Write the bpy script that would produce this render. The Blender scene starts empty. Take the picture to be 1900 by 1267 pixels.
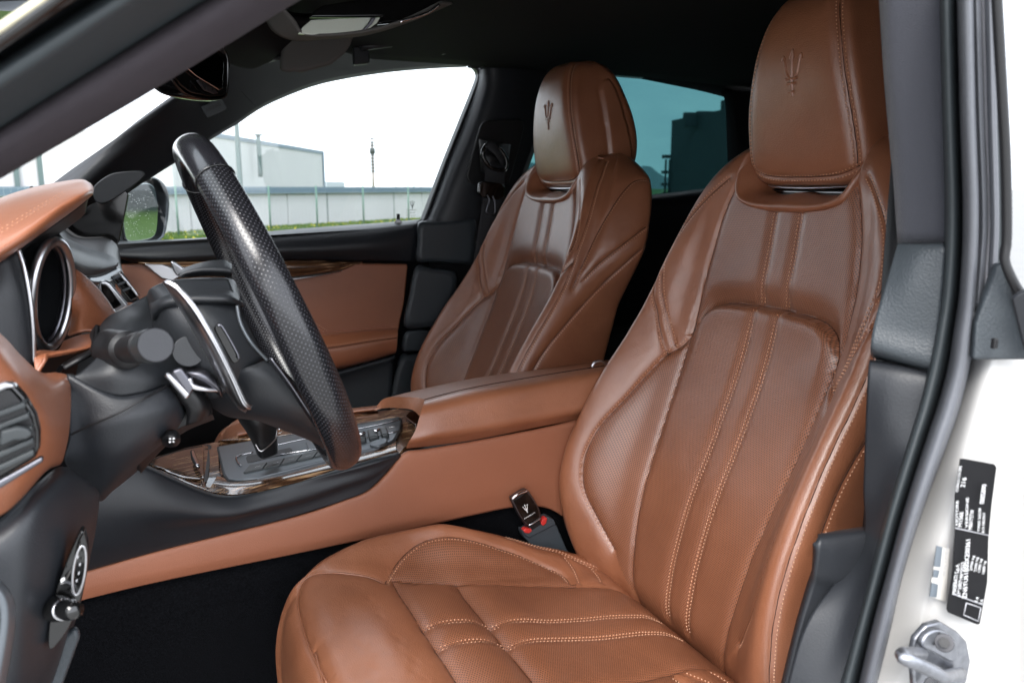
import bpy, bmesh, math, random
import numpy as np
from mathutils import Vector, Matrix
from mathutils.bvhtree import BVHTree
random.seed(7); np.random.seed(7)
S = bpy.context.scene; COL = S.collection

# ---------------------------------------------------------------- camera
# world frame: x runs towards the rear of the car, y across it to the passenger side, z up; the lens is the origin
FPX = 1500.0; PIT = math.atan(285.5/FPX); YAW = math.radians(24.63)
FW = np.array([math.sin(YAW)*math.cos(PIT), math.cos(YAW)*math.cos(PIT), -math.sin(PIT)])
RT = np.array([math.cos(YAW), -math.sin(YAW), 0.0]); UP = np.cross(RT, FW)
cam_d = bpy.data.cameras.new("camera"); cam = bpy.data.objects.new("camera", cam_d); COL.objects.link(cam)
cam.matrix_world = Matrix(((RT[0], UP[0], -FW[0], 0), (RT[1], UP[1], -FW[1], 0), (RT[2], UP[2], -FW[2], 0), (0, 0, 0, 1)))
cam_d.sensor_width = 36; cam_d.lens = FPX/1900*36; cam_d.clip_start = 0.02; cam_d.clip_end = 3000
cam_d.dof.use_dof = True; cam_d.dof.focus_distance = 1.15; cam_d.dof.aperture_fstop = 8; cam_d.dof.aperture_blades = 9
S.camera = cam

# ---------------------------------------------------------------- light
SUN_EL, SUN_AZ = math.radians(44), math.radians(217)
w = bpy.data.worlds.new("World"); S.world = w; w.use_nodes = True
nt = w.node_tree; N = nt.nodes; L = nt.links
bg = N['Background']; bg.inputs[1].default_value = 0.14
sky = N.new('ShaderNodeTexSky'); sky.sky_type = 'NISHITA'; sky.sun_disc = False
sky.sun_elevation = SUN_EL; sky.sun_rotation = SUN_AZ; sky.dust_density = 3
tc = N.new('ShaderNodeTexCoord'); mp = N.new('ShaderNodeMapping'); mp.inputs['Scale'].default_value = (1, 1, 3.2)
no = N.new('ShaderNodeTexNoise'); no.inputs['Scale'].default_value = 2.6; no.inputs['Detail'].default_value = 7; no.inputs['Roughness'].default_value = .6
cr = N.new('ShaderNodeValToRGB'); cr.color_ramp.elements[0].position = .3; cr.color_ramp.elements[1].position = .68
cr.color_ramp.elements[0].color = (.68, .72, .78, 1); cr.color_ramp.elements[1].color = (1, 1, 1, 1)
sc_ = N.new('ShaderNodeMix'); sc_.data_type = 'RGBA'; sc_.blend_type = 'MULTIPLY'; sc_.inputs[0].default_value = 1; sc_.inputs[7].default_value = (8.6, 8.8, 9.2, 1)
mx = N.new('ShaderNodeMix'); mx.data_type = 'RGBA'; mx.inputs[0].default_value = .9
L.new(tc.outputs['Generated'], mp.inputs[0]); L.new(mp.outputs[0], no.inputs['Vector']); L.new(no.outputs[0], cr.inputs[0])
L.new(cr.outputs[0], sc_.inputs[6]); L.new(sky.outputs[0], mx.inputs[6]); L.new(sc_.outputs[2], mx.inputs[7]); L.new(mx.outputs[2], bg.inputs[0])
sl = bpy.data.lights.new("sun", 'SUN'); sl.energy = 1.2; sl.angle = math.radians(28); sl.color = (1, .97, .93)
so = bpy.data.objects.new("sun", sl); COL.objects.link(so)
# the sun stands behind the photographer's left shoulder
sd = Vector((-.60*math.cos(SUN_EL), -.80*math.cos(SUN_EL), math.sin(SUN_EL)))
so.rotation_euler = sd.to_track_quat('Z', 'Y').to_euler()
S.view_settings.view_transform = 'Standard'; S.view_settings.look = 'None'; S.view_settings.gamma = 1
S.view_settings.exposure = 1.82
S.cycles.max_bounces = 10; S.cycles.transparent_max_bounces = 16; S.cycles.caustics_reflective = False; S.cycles.caustics_refractive = False
S.cycles.use_denoising = True; S.cycles.sample_clamp_indirect = 6

# ---------------------------------------------------------------- materials
def mat(name, col, rough=.5, metal=0, bump=0, bscale=400, spec=.5, coat=0, var=0, vscale=8, col2=None, sheen=0, btype='noise'):
    m = bpy.data.materials.new(name); m.use_nodes = True; n = m.node_tree.nodes; l = m.node_tree.links
    b = n['Principled BSDF']; b.inputs['Base Color'].default_value = (*col, 1); b.inputs['Roughness'].default_value = rough
    b.inputs['Metallic'].default_value = metal; b.inputs['Specular IOR Level'].default_value = spec
    b.inputs['Coat Weight'].default_value = coat; b.inputs['Coat Roughness'].default_value = .04
    b.inputs['Sheen Weight'].default_value = sheen
    tc = n.new('ShaderNodeTexCoord')
    if var or col2:
        t = n.new('ShaderNodeTexNoise'); t.inputs['Scale'].default_value = vscale; t.inputs['Detail'].default_value = 6; t.inputs['Roughness'].default_value = .65
        l.new(tc.outputs['Object'], t.inputs['Vector'])
        r = n.new('ShaderNodeValToRGB'); r.color_ramp.elements[0].position = .32; r.color_ramp.elements[1].position = .68
        c2 = col2 or tuple(c*(1-var) for c in col)
        r.color_ramp.elements[0].color = (*c2, 1); r.color_ramp.elements[1].color = (*col, 1)
        l.new(t.outputs[0], r.inputs[0]); l.new(r.outputs[0], b.inputs['Base Color'])
        mr = n.new('ShaderNodeMapRange'); mr.inputs[3].default_value = rough*.85; mr.inputs[4].default_value = min(1, rough*1.15)
        l.new(t.outputs[0], mr.inputs[0]); l.new(mr.outputs[0], b.inputs['Roughness'])
    if bump:
        if btype == 'noise':
            t = n.new('ShaderNodeTexNoise'); t.inputs['Scale'].default_value = bscale; t.inputs['Detail'].default_value = 3; o = t.outputs[0]
        else:
            t = n.new('ShaderNodeTexVoronoi'); t.inputs['Scale'].default_value = bscale; o = t.outputs['Distance']
        l.new(tc.outputs['Object'], t.inputs['Vector'])
        bp = n.new('ShaderNodeBump'); bp.inputs['Strength'].default_value = bump; bp.inputs['Distance'].default_value = .001
        l.new(o, bp.inputs['Height']); l.new(bp.outputs[0], b.inputs['Normal'])
    return m

BR = (.325, .125, .062); BR2 = (.25, .090, .042)
def leather(name, col=BR, col2=BR2, rough=.4, perf=None, uv=False, pitch=.0034, rad=.29, wrinkle=.6):
    """tanned hide: fine pebble grain, faint creases, worn patches; perf punches a hexagonal dot grid"""
    m = bpy.data.materials.new(name); m.use_nodes = True; n = m.node_tree.nodes; l = m.node_tree.links
    b = n['Principled BSDF']; tc = n.new('ShaderNodeTexCoord')
    t = n.new('ShaderNodeTexNoise'); t.inputs['Scale'].default_value = 7; t.inputs['Detail'].default_value = 7; t.inputs['Roughness'].default_value = .6
    r = n.new('ShaderNodeValToRGB'); r.color_ramp.elements[0].position = .35; r.color_ramp.elements[1].position = .65
    r.color_ramp.elements[0].color = (*col2, 1); r.color_ramp.elements[1].color = (*col, 1)
    l.new(tc.outputs['Object'], t.inputs['Vector']); l.new(t.outputs[0], r.inputs[0])
    v = n.new('ShaderNodeTexVoronoi'); v.inputs['Scale'].default_value = 620; l.new(tc.outputs['Object'], v.inputs['Vector'])
    w2 = n.new('ShaderNodeTexNoise'); w2.inputs['Scale'].default_value = 28; w2.inputs['Detail'].default_value = 8; w2.inputs['Distortion'].default_value = 1.2
    l.new(tc.outputs['Object'], w2.inputs['Vector'])
    b1 = n.new('ShaderNodeBump'); b1.inputs['Strength'].default_value = .16*wrinkle*2; b1.inputs['Distance'].default_value = .004; l.new(w2.outputs[0], b1.inputs['Height'])
    b2 = n.new('ShaderNodeBump'); b2.inputs['Strength'].default_value = .4; b2.inputs['Distance'].default_value = .0008
    l.new(v.outputs['Distance'], b2.inputs['Height']); l.new(b1.outputs[0], b2.inputs['Normal'])
    mr = n.new('ShaderNodeMapRange'); mr.inputs[3].default_value = rough*.82; mr.inputs[4].default_value = rough*1.2
    l.new(w2.outputs[0], mr.inputs[0]); l.new(mr.outputs[0], b.inputs['Roughness'])
    b.inputs['Specular IOR Level'].default_value = .6; b.inputs['Coat Weight'].default_value = .8; b.inputs['Coat Roughness'].default_value = .34
    cout, nout = r.outputs[0], b2.outputs[0]
    if perf:
        uvn = n.new('ShaderNodeUVMap')
        def grid(off):
            a = n.new('ShaderNodeVectorMath'); a.operation = 'MULTIPLY_ADD'
            a.inputs[1].default_value = (1/pitch, 1/(pitch*1.732), 0); a.inputs[2].default_value = (off, off, 0); l.new(uvn.outputs[0], a.inputs[0])
            f = n.new('ShaderNodeVectorMath'); f.operation = 'FRACTION'; l.new(a.outputs[0], f.inputs[0])
            s = n.new('ShaderNodeVectorMath'); s.operation = 'SUBTRACT'; s.inputs[1].default_value = (.5, .5, 0); l.new(f.outputs[0], s.inputs[0])
            k = n.new('ShaderNodeVectorMath'); k.operation = 'MULTIPLY'; k.inputs[1].default_value = (1, 1.732, 0); l.new(s.outputs[0], k.inputs[0])
            g = n.new('ShaderNodeVectorMath'); g.operation = 'LENGTH'; l.new(k.outputs[0], g.inputs[0]); return g.outputs['Value']
        mi = n.new('ShaderNodeMath'); mi.operation = 'MINIMUM'; l.new(grid(0), mi.inputs[0]); l.new(grid(.5), mi.inputs[1])
        sr = n.new('ShaderNodeMapRange'); sr.interpolation_type = 'SMOOTHSTEP'; sr.inputs[1].default_value = rad*.6; sr.inputs[2].default_value = rad*1.3
        l.new(mi.outputs[0], sr.inputs[0])
        mc = n.new('ShaderNodeMix'); mc.data_type = 'RGBA'; mc.inputs[6].default_value = (*perf, 1); l.new(sr.outputs[0], mc.inputs[0]); l.new(cout, mc.inputs[7]); cout = mc.outputs[2]
        b3 = n.new('ShaderNodeBump'); b3.inputs['Strength'].default_value = .5; b3.inputs['Distance'].default_value = .0007
        l.new(sr.outputs[0], b3.inputs['Height']); l.new(nout, b3.inputs['Normal']); nout = b3.outputs[0]
    l.new(cout, b.inputs['Base Color']); l.new(nout, b.inputs['Normal'])
    return m

def glass(name, tint=(1, 1, 1), refl=1.0, fac=None):
    m = bpy.data.materials.new(name); m.use_nodes = True; n = m.node_tree.nodes; l = m.node_tree.links
    n.remove(n['Principled BSDF']); t = n.new('ShaderNodeBsdfTransparent'); t.inputs[0].default_value = (*tint, 1)
    g = n.new('ShaderNodeBsdfGlossy'); g.inputs['Roughness'].default_value = .01; x = n.new('ShaderNodeMixShader')
    if fac is None:
        f = n.new('ShaderNodeFresnel'); f.inputs[0].default_value = 1.5
        k = n.new('ShaderNodeMath'); k.operation = 'MULTIPLY'; k.inputs[1].default_value = refl; l.new(f.outputs[0], k.inputs[0]); l.new(k.outputs[0], x.inputs[0])
    else: x.inputs[0].default_value = fac
    l.new(t.outputs[0], x.inputs[1]); l.new(g.outputs[0], x.inputs[2]); l.new(x.outputs[0], n['Material Output'].inputs[0])
    return m

def wood_mat(name, ang=0, rough=.22):
    m = bpy.data.materials.new(name); m.use_nodes = True; n = m.node_tree.nodes; l = m.node_tree.links
    b = n['Principled BSDF']; tc = n.new('ShaderNodeTexCoord'); mp = n.new('ShaderNodeMapping')
    mp.inputs['Scale'].default_value = (6, 190, 190); mp.inputs['Rotation'].default_value = (0, 0, ang)
    t = n.new('ShaderNodeTexNoise'); t.inputs['Scale'].default_value = 1.1; t.inputs['Detail'].default_value = 4; t.inputs['Distortion'].default_value = .12
    r = n.new('ShaderNodeValToRGB'); e = r.color_ramp.elements; e[0].position = .35; e[0].color = (.04, .018, .009, 1); e[1].position = .66; e[1].color = (.50, .31, .17, 1)
    q = r.color_ramp.elements.new(.55); q.color = (.11, .052, .025, 1)
    l.new(tc.outputs['Object'], mp.inputs[0]); l.new(mp.outputs[0], t.inputs['Vector']); l.new(t.outputs[0], r.inputs[0]); l.new(r.outputs[0], b.inputs['Base Color'])
    b.inputs['Roughness'].default_value = rough; b.inputs['Coat Weight'].default_value = 1; b.inputs['Coat Roughness'].default_value = .02
    return m

M = {}
M['hide'] = leather('brown leather', rough=.4)
M['hide_perf'] = leather('perforated brown leather', rough=.42, perf=(.06, .02, .009), wrinkle=.25)
M['hide_dash'] = leather('brown dashboard leather', col=(.33, .112, .050), col2=(.29, .098, .043), rough=.52, wrinkle=.3)
M['vinyl'] = mat('brown console side leatherette', (.30, .110, .058), .52, bump=.25, bscale=900, var=.08, vscale=5, btype='v')
M['thread'] = mat('tan stitching thread', (.70, .40, .26), .6)
M['seam'] = mat('dark seam', (.05, .016, .008), .8)
M['soft'] = mat('charcoal soft plastic', (.017, .019, .023), .46, bump=.22, bscale=600, var=.1)
M['soft2'] = mat('slate moulded plastic', (.038, .046, .053), .45, bump=.3, bscale=520, var=.12, btype='v')
M['black'] = mat('black plastic', (.007, .007, .008), .45, bump=.1, bscale=800)
M['hub'] = mat('black grained column plastic', (.016, .018, .021), .46, bump=.2, bscale=800)
M['gloss'] = mat('gloss black plastic', (.004, .004, .004), .08, coat=.5)
M['fabric'] = mat('dark pillar fabric', (.046, .048, .058), .95, bump=.9, bscale=1100, spec=.15, sheen=.2)
M['apillar'] = mat('mauve grey pillar fabric', (.058, .050, .057), .95, bump=.6, bscale=1100, spec=.15, var=.15, vscale=60)
M['liner'] = mat('charcoal headliner cloth', (.014, .014, .015), .95, bump=.6, bscale=1100, spec=.1)
M['visor'] = mat('dark grey visor cloth', (.11, .105, .10), .95, bump=.8, bscale=1100, spec=.15)
M['carpet'] = mat('black carpet', (.0065, .007, .0085), 1, bump=.8, bscale=700, spec=.03, col2=(.0018, .0018, .0022), vscale=420)
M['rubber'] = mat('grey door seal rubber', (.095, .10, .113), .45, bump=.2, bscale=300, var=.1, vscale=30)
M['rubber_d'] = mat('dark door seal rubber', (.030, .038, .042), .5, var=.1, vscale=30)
M['paint'] = mat('white car paint', (.50, .49, .475), .3, coat=1, var=.03, vscale=3)
M['chrome'] = mat('chrome', (.75, .75, .78), .12, metal=1)
M['satin'] = mat('satin metal', (.55, .55, .57), .28, metal=1)
M['darkmetal'] = mat('dark satin metal', (.16, .16, .18), .35, metal=1)
M['zinc'] = mat('zinc plated steel', (.36, .37, .40), .42, metal=1, var=.35, vscale=90)
M['silverpl'] = mat('silver painted panel', (.13, .145, .16), .34, metal=.55, bump=.05, bscale=900)
M['wood'] = wood_mat('glossy striped wood veneer')
M['white'] = mat('white print', (.75, .75, .75), .5)
M['grey_print'] = mat('grey print', (.4, .4, .42), .5)
M['red'] = mat('red button', (.55, .035, .03), .35)
M['buckle'] = mat('buckle plastic', (.045, .055, .065), .5, bump=.3, bscale=900)
M['belt'] = mat('seat belt webbing', (.020, .020, .023), .8, bump=.5, bscale=1500)
M['glass'] = glass('clear window glass', (.86, .88, .88))
M['teal'] = glass('teal privacy glass', (.19, .31, .315), .5)
M['mirror'] = mat('mirror glass', (.86, .9, .92), .01, metal=1)
M['lens'] = mat('lamp lens', (.62, .66, .58), .1, coat=1)
M['label'] = mat('black foil label', (.004, .004, .005), .5, spec=.2)
M['label2'] = mat('white paper label', (.62, .60, .56), .5)
M['label3'] = mat('blue grey foil', (.11, .13, .15), .4)
M['skin'] = mat('plain white sill', (.8, .8, .8), .5)  # one even white

def rimmat():
    m = mat('perforated black wheel leather', (.010, .010, .012), .24, spec=.6); n = m.node_tree.nodes; l = m.node_tree.links; b = n['Principled BSDF']
    uvn = n.new('ShaderNodeUVMap')
    def grid(off):
        a = n.new('ShaderNodeVectorMath'); a.operation = 'MULTIPLY_ADD'; a.inputs[1].default_value = (1/.0050, 1/.0050, 0); a.inputs[2].default_value = (off, off, 0); l.new(uvn.outputs[0], a.inputs[0])
        f = n.new('ShaderNodeVectorMath'); f.operation = 'FRACTION'; l.new(a.outputs[0], f.inputs[0])
        g = n.new('ShaderNodeVectorMath'); g.operation = 'DISTANCE'; g.inputs[1].default_value = (.5, .5, 0); l.new(f.outputs[0], g.inputs[0]); return g.outputs['Value']
    mi = n.new('ShaderNodeMath'); mi.operation = 'MINIMUM'; l.new(grid(0), mi.inputs[0]); l.new(grid(.5), mi.inputs[1])
    sr = n.new('ShaderNodeMapRange'); sr.inputs[1].default_value = .08; sr.inputs[2].default_value = .17; l.new(mi.outputs[0], sr.inputs[0])
    mc = n.new('ShaderNodeMix'); mc.data_type = 'RGBA'; mc.inputs[6].default_value = (.055, .055, .062, 1); mc.inputs[7].default_value = (.010, .010, .012, 1)
    l.new(sr.outputs[0], mc.inputs[0]); l.new(mc.outputs[2], b.inputs['Base Color'])
    bp = n.new('ShaderNodeBump'); bp.inputs['Strength'].default_value = .3; bp.inputs['Distance'].default_value = .0006; l.new(sr.outputs[0], bp.inputs['Height']); l.new(bp.outputs[0], b.inputs['Normal'])
    return m
M['rim'] = rimmat()
M['rim_s'] = mat('smooth black wheel leather', (.014, .014, .017), .25, spec=.6, coat=.3)

# ---------------------------------------------------------------- helpers
def ray(px, py): return FW + RT*(px-950)/FPX - UP*(py-633.5)/FPX
def P(px, py, Y=None, X=None, Z=None, pl=None):
    """where the sight line of a photograph point meets the plane y=Y, x=X, z=Z or (point, normal)"""
    r = ray(px, py)
    if Y is not None: return r*Y/r[1]
    if X is not None: return r*X/r[0]
    if Z is not None: return r*Z/r[2]
    p0, nn = pl; return r*(np.dot(p0, nn)/np.dot(r, nn))
def PP(pts, Y=None, **k): return [P(p[0], p[1], p[2] if len(p) > 2 else Y) if not k else P(p[0], p[1], **k) for p in pts]
def arr(p): return np.array([np.array(q, float) for q in p])
def catmull(pts, n, closed=False):
    p = arr(pts)
    if len(p) == 2 and not closed: t = np.linspace(0, 1, n)[:, None]; return p[0]*(1-t)+p[1]*t
    q = np.vstack([p[-1], p, p[0], p[1]]) if closed else np.vstack([2*p[0]-p[1], p, 2*p[-1]-p[-2]])
    segs = len(p) if closed else len(p)-1; out = []; k = 24
    for i in range(segs):
        a, b, c, d = q[i:i+4]; t = np.linspace(0, 1, k, endpoint=False)[:, None]
        out.append(.5*((2*b)+(c-a)*t+(2*a-5*b+4*c-d)*t**2+(3*b-a-3*c+d)*t**3))
    o = np.vstack(out+[p[:1] if closed else p[-1:]])
    s = np.concatenate([[0], np.cumsum(np.linalg.norm(np.diff(o, axis=0), axis=1))])
    u = np.linspace(0, s[-1], n+1)[:-1] if closed else np.linspace(0, s[-1], n)
    return np.stack([np.interp(u, s, o[:, j]) for j in range(o.shape[1])], 1)
def root_off(p):
    o = Vector((0, 0, 0))
    while p is not None: o += p.location; p = p.parent
    return np.array(o)
def mk(name, V, F, m, parent=None, smooth=True, mods=None, uvs=None, mids=None):
    V = arr(V) if not isinstance(V, np.ndarray) else V
    V = V - root_off(parent)
    me = bpy.data.meshes.new(name); me.from_pydata(V.tolist(), [], [tuple(int(i) for i in f) for f in F])
    for x in (m if isinstance(m, list) else [m]): me.materials.append(M[x] if isinstance(x, str) else x)
    if smooth: me.polygons.foreach_set('use_smooth', [True]*len(me.polygons))
    if mids is not None: me.polygons.foreach_set('material_index', [int(i) for i in mids])
    if uvs is not None:
        ul = me.uv_layers.new(name='UVMap'); li = np.empty(len(me.loops), int); me.loops.foreach_get('vertex_index', li)
        ul.data.foreach_set('uv', np.asarray(uvs)[li].ravel())
    o = bpy.data.objects.new(name, me); COL.objects.link(o); o.parent = parent
    for k, a in (mods or []):
        md = o.modifiers.new(k, k)
        for q, v in a.items(): setattr(md, q, v)
    return o
def tag(o, label=None, cat=None, group=None, kind=None):
    for k, v in (('label', label), ('category', cat), ('group', group), ('kind', kind)):
        if v: o[k] = v
    return o
def thing(name, label, cat, loc, group=None):
    o = bpy.data.objects.new(name, None); COL.objects.link(o); o.location = [float(c) for c in loc]; o.empty_display_size = .05
    return tag(o, label, cat, group)
def gridf(nu, nv, cu=False, cv=False):
    return [(i*nv+j, i*nv+(j+1) % nv, ((i+1) % nu)*nv+(j+1) % nv, ((i+1) % nu)*nv+j) for i in range(nu if cu else nu-1) for j in range(nv if cv else nv-1)]
def skin(name, curves, m, parent=None, nu=24, nv=40, thick=.004, off=-1, closed=False, sub=None):
    cs = [catmull(c, nv, closed) for c in curves]
    G = np.stack([catmull([c[j] for c in cs], nu) for j in range(nv)], 1)
    V = G.reshape(-1, 3)
    # outward = towards the lens side
    F = gridf(nu, nv, False, closed)
    i = len(F)//2; a, b, c, d = [V[k] for k in F[i]]; nrm = np.cross(b-a, d-a)
    if np.dot(nrm, -(a+c)/2) < 0: F = [f[::-1] for f in F]
    mods = [('SOLIDIFY', dict(thickness=thick, offset=off))] if thick else []
    return mk(name, V, F, m, parent, mods=mods)
def plate(name, pts, m, parent=None, thick=.006, bev=.002, back=None, smooth=True, round_=0, seg=3):
    """closed outline in space, given thickness away from the lens, with eased edges"""
    p = arr(pts)
    if round_: p = catmull(p, round_, True)
    c = p.mean(0); u, s, vt = np.linalg.svd(p-c); nn = vt[2]
    if np.dot(nn, -c) < 0: nn = -nn
    k = len(p); V = np.vstack([p, p-nn*thick])
    area = sum(np.dot(nn, np.cross(p[i]-c, p[(i+1) % k]-c)) for i in range(k))
    F = [tuple(range(k)), tuple(range(2*k-1, k-1, -1))]+[(i, k+i, k+(i+1) % k, (i+1) % k) for i in range(k)]
    if area < 0: F = [f[::-1] for f in F]
    mods = [('BEVEL', dict(width=bev, segments=seg, limit_method='ANGLE', angle_limit=.6, harden_normals=False))] if bev else []
    o = mk(name, V, F, m, parent, smooth=smooth, mods=mods)
    if smooth: smooth_by_angle(o)
    return o
def smooth_by_angle(o, ang=40):
    # flat caps keep hard edges through the weighted normals
    md = o.modifiers.new('WeightedNormal', 'WEIGHTED_NORMAL'); md.keep_sharp = True
def tube(name, pts, r, m, parent=None, n=60, k=12, closed=False, flat=1.0, up=None, cap=True, mods=None):
    c = catmull(pts, n, closed) if len(pts) > 1 and n else arr(pts); n = len(c)
    rr = np.interp(np.linspace(0, 1, n), np.linspace(0, 1, len(r)), r) if hasattr(r, '__len__') else np.full(n, r)
    T = np.gradient(c, axis=0) if not closed else np.roll(c, -1, 0)-np.roll(c, 1, 0); T /= np.linalg.norm(T, axis=1)[:, None]
    ref = np.array(up if up is not None else (0.13, .3, .95), float); V = []
    for i in range(n):
        a = np.cross(T[i], ref); a /= np.linalg.norm(a); b = np.cross(a, T[i])
        for j in range(k):
            th = 2*math.pi*j/k; V.append(c[i]+rr[i]*(math.cos(th)*a*flat+math.sin(th)*b))
    F = gridf(n, k, closed, True)
    if not closed and cap: F += [tuple(range(k-1, -1, -1)), tuple(range((n-1)*k, n*k))]
    return mk(name, arr(V), F, m, parent, mods=mods)
def box(name, c, s, m, parent=None, bev=.003, rot=None):
    c = np.array(c, float); h = np.array(s, float)/2
    V = arr([(x, y, z) for x in (-1, 1) for y in (-1, 1) for z in (-1, 1)])*h
    if rot is not None: V = V @ np.array(rot.to_3x3() if hasattr(rot, 'to_3x3') else rot).T
    F = [(0, 1, 3, 2), (4, 6, 7, 5), (0, 4, 5, 1), (2, 3, 7, 6), (0, 2, 6, 4), (1, 5, 7, 3)]
    o = mk(name, V+c, F, m, parent, mods=[('BEVEL', dict(width=bev, segments=3))] if bev else [])
    smooth_by_angle(o); return o
def stitchset(name, lines, parent, m='thread', pitch=.0056, ln=.0040, r=.0011):
    """small raised thread segments along lines of (points, normals)"""
    V = []; F = []
    for c, nrm in lines:
        c = arr(c); s = np.concatenate([[0], np.cumsum(np.linalg.norm(np.diff(c, axis=0), axis=1))]); k = int(s[-1]/pitch)
        for q in range(k):
            a = s[-1]*(q+.15)/k; b = a+ln*min(1, s[-1]/k/pitch)
            p0 = np.array([np.interp(a, s, c[:, j]) for j in range(3)]); p1 = np.array([np.interp(b, s, c[:, j]) for j in range(3)])
            nn = np.array([np.interp(a, s, nrm[:, j]) for j in range(3)]) if nrm is not None else -p0/np.linalg.norm(p0)
            nn = nn/np.linalg.norm(nn); t = p1-p0; t /= max(np.linalg.norm(t), 1e-9); sd_ = np.cross(t, nn); mid = (p0+p1)/2+nn*r*.6; i = len(V)
            V += [p0-nn*r*.4, mid+sd_*r, mid+nn*r, mid-sd_*r, mid-nn*r, p1-nn*r*.4]
            F += [(i, i+1, i+2), (i, i+2, i+3), (i, i+3, i+4), (i, i+4, i+1), (i+5, i+2, i+1), (i+5, i+3, i+2), (i+5, i+4, i+3), (i+5, i+1, i+4)]
    o = mk(name, arr(V), F, m, parent); o['kind'] = 'stuff'; return o
def text3d(name, txt, origin, xdir, ydir, size, m, parent, depth=.0002, fit=None):
    cu = bpy.data.curves.new(name, 'FONT'); cu.body = txt; cu.size = 1; cu.extrude = 0
    t = bpy.data.objects.new('tmp', cu); COL.objects.link(t); dg = bpy.context.evaluated_depsgraph_get(); me = t.evaluated_get(dg).to_mesh()
    V = np.array([v.co[:] for v in me.vertices]); F = [tuple(p.vertices) for p in me.polygons]
    t.evaluated_get(dg).to_mesh_clear(); bpy.data.objects.remove(t)
    xd = np.array(xdir, float); yd = np.array(ydir, float); xd /= np.linalg.norm(xd); yd /= np.linalg.norm(yd)
    sx = size if fit is None else fit/max(V[:, 0].max(), 1e-6); n = np.cross(xd, yd)
    W = np.array(origin)+V[:, :1]*sx*xd+V[:, 1:2]*size*yd+n*depth
    return mk(name, W, F, m, parent, smooth=False)
def copy_tree(o, parent=None):
    c = o.copy(); COL.objects.link(c); c.parent = parent
    for ch in [q for q in bpy.data.objects if q.parent == o]: copy_tree(ch, c)
    return c
TRI = [  # trident emblem strokes, unit height, y up: (points, half widths)
 ([(0, -.5), (0, -.1), (0, .5)], [.05, .035, .02]), ([(-.07, .3), (0, .5), (.07, .3)], [.012, .02, .012]),
 ([(-.05, -.12), (-.16, 0), (-.2, .15), (-.27, .36)], [.03, .04, .035, .015]), ([(.05, -.12), (.16, 0), (.2, .15), (.27, .36)], [.03, .04, .035, .015]),
 ([(-.32, .27), (-.27, .38), (-.19, .28)], [.01, .02, .01]), ([(.32, .27), (.27, .38), (.19, .28)], [.01, .02, .01]),
 ([(-.17, -.12), (.17, -.12)], [.035, .035]), ([(-.13, -.22), (.13, -.22)], [.03, .03]), ([(-.07, -.4), (.07, -.4)], [.03, .03])]
def emblem(name, org, xd, yd, h, m, parent, raise_=.0015, proj=None):
    V = []; F = []; xd = np.array(xd)/np.linalg.norm(xd); yd = np.array(yd)/np.linalg.norm(yd); nn = np.cross(xd, yd)
    for pts, ws in TRI:
        p = arr(pts); c = catmull(p, 14); w_ = np.interp(np.linspace(0, 1, 14), np.linspace(0, 1, len(ws)), ws)
        T = np.gradient(c, axis=0); T /= np.linalg.norm(T, axis=1)[:, None]; Nn = np.stack([-T[:, 1], T[:, 0]], 1); i0 = len(V)
        for a, w1, nv in zip(c, w_, Nn):
            for s_, e in ((-1, 0), (-.45, 1), (.45, 1), (1, 0)):
                q = a+nv*w1*s_; w3 = np.array(org)+h*(q[0]*xd+q[1]*yd)
                if proj: w3 = proj(w3)
                V.append(w3+nn*(raise_*e))
        F += [tuple(i0+k for k in f) for f in gridf(14, 4)]
    return mk(name, arr(V), F, m, parent)

# ================================================================ the place outside
GZ = -1.30
def structure(o): o['kind'] = 'structure'; return o

gm = mat('mown grass', (.085, .15, .020), .9, col2=(.045, .09, .012), vscale=3, bump=.6, bscale=30)
am = mat('pale bounce paving', (.36, .36, .35), .9, bump=.5, bscale=200, var=.2)  # yard toned pale, to whiten the glass reflection and bounce fill into the cabin
structure(mk('grass_field', [(-400, 6, GZ), (900, 6, GZ), (900, 900, GZ), (-400, 900, GZ)], [(0, 1, 2, 3)], gm))
structure(mk('pale_bounce_yard', [(-400, -400, GZ), (900, -400, GZ), (900, 6, GZ), (-400, 6, GZ)], [(0, 1, 2, 3)], am))  # unseen ground beside the car, kept pale as a reflector
# tufts with yellow flowers near the fence line
V = []; F = []; fl = []
for i in range(7000):
    px = random.uniform(225, 800); d = random.uniform(.86, 1.)*np.interp(px, [200, 315, 777, 800], [23.8, 25.4, 35, 36]); r = ray(px, 348); r = r/np.hypot(r[0], r[1]); b = np.array([r[0]*d, r[1]*d, GZ]); h = random.uniform(.03, .09); a = random.uniform(0, 6.28)
    k = len(V); dx, dy = .05*math.cos(a), .05*math.sin(a)
    V += [b+(dx, dy, 0), b-(dx, dy, 0), b+(random.uniform(-.03, .03), 0, h)]; F.append((k, k+1, k+2)); fl.append(1 if random.random() < .06 else 0)
ym = mat('yellow flowers', (.6, .5, .04), .8)
tag(mk('grass_tufts', arr(V), F, [gm, ym], None, smooth=False, mids=fl), 'longer green grass with yellow flowers along the white wall', 'grass', kind='stuff')
wm = mat('white cladding', (.50, .495, .51), .6, var=.08, vscale=.3); bm_ = mat('blue grey metal capping', (.10, .15, .20), .5); pm = mat('grey green steel', (.09, .13, .13), .5)
def gp(px, d, z=0):  # a point at distance d along the bearing of photo column px
    r = ray(px, 348.0); r = r/math.hypot(r[0], r[1]); return np.array([r[0]*d, r[1]*d, z])
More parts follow.
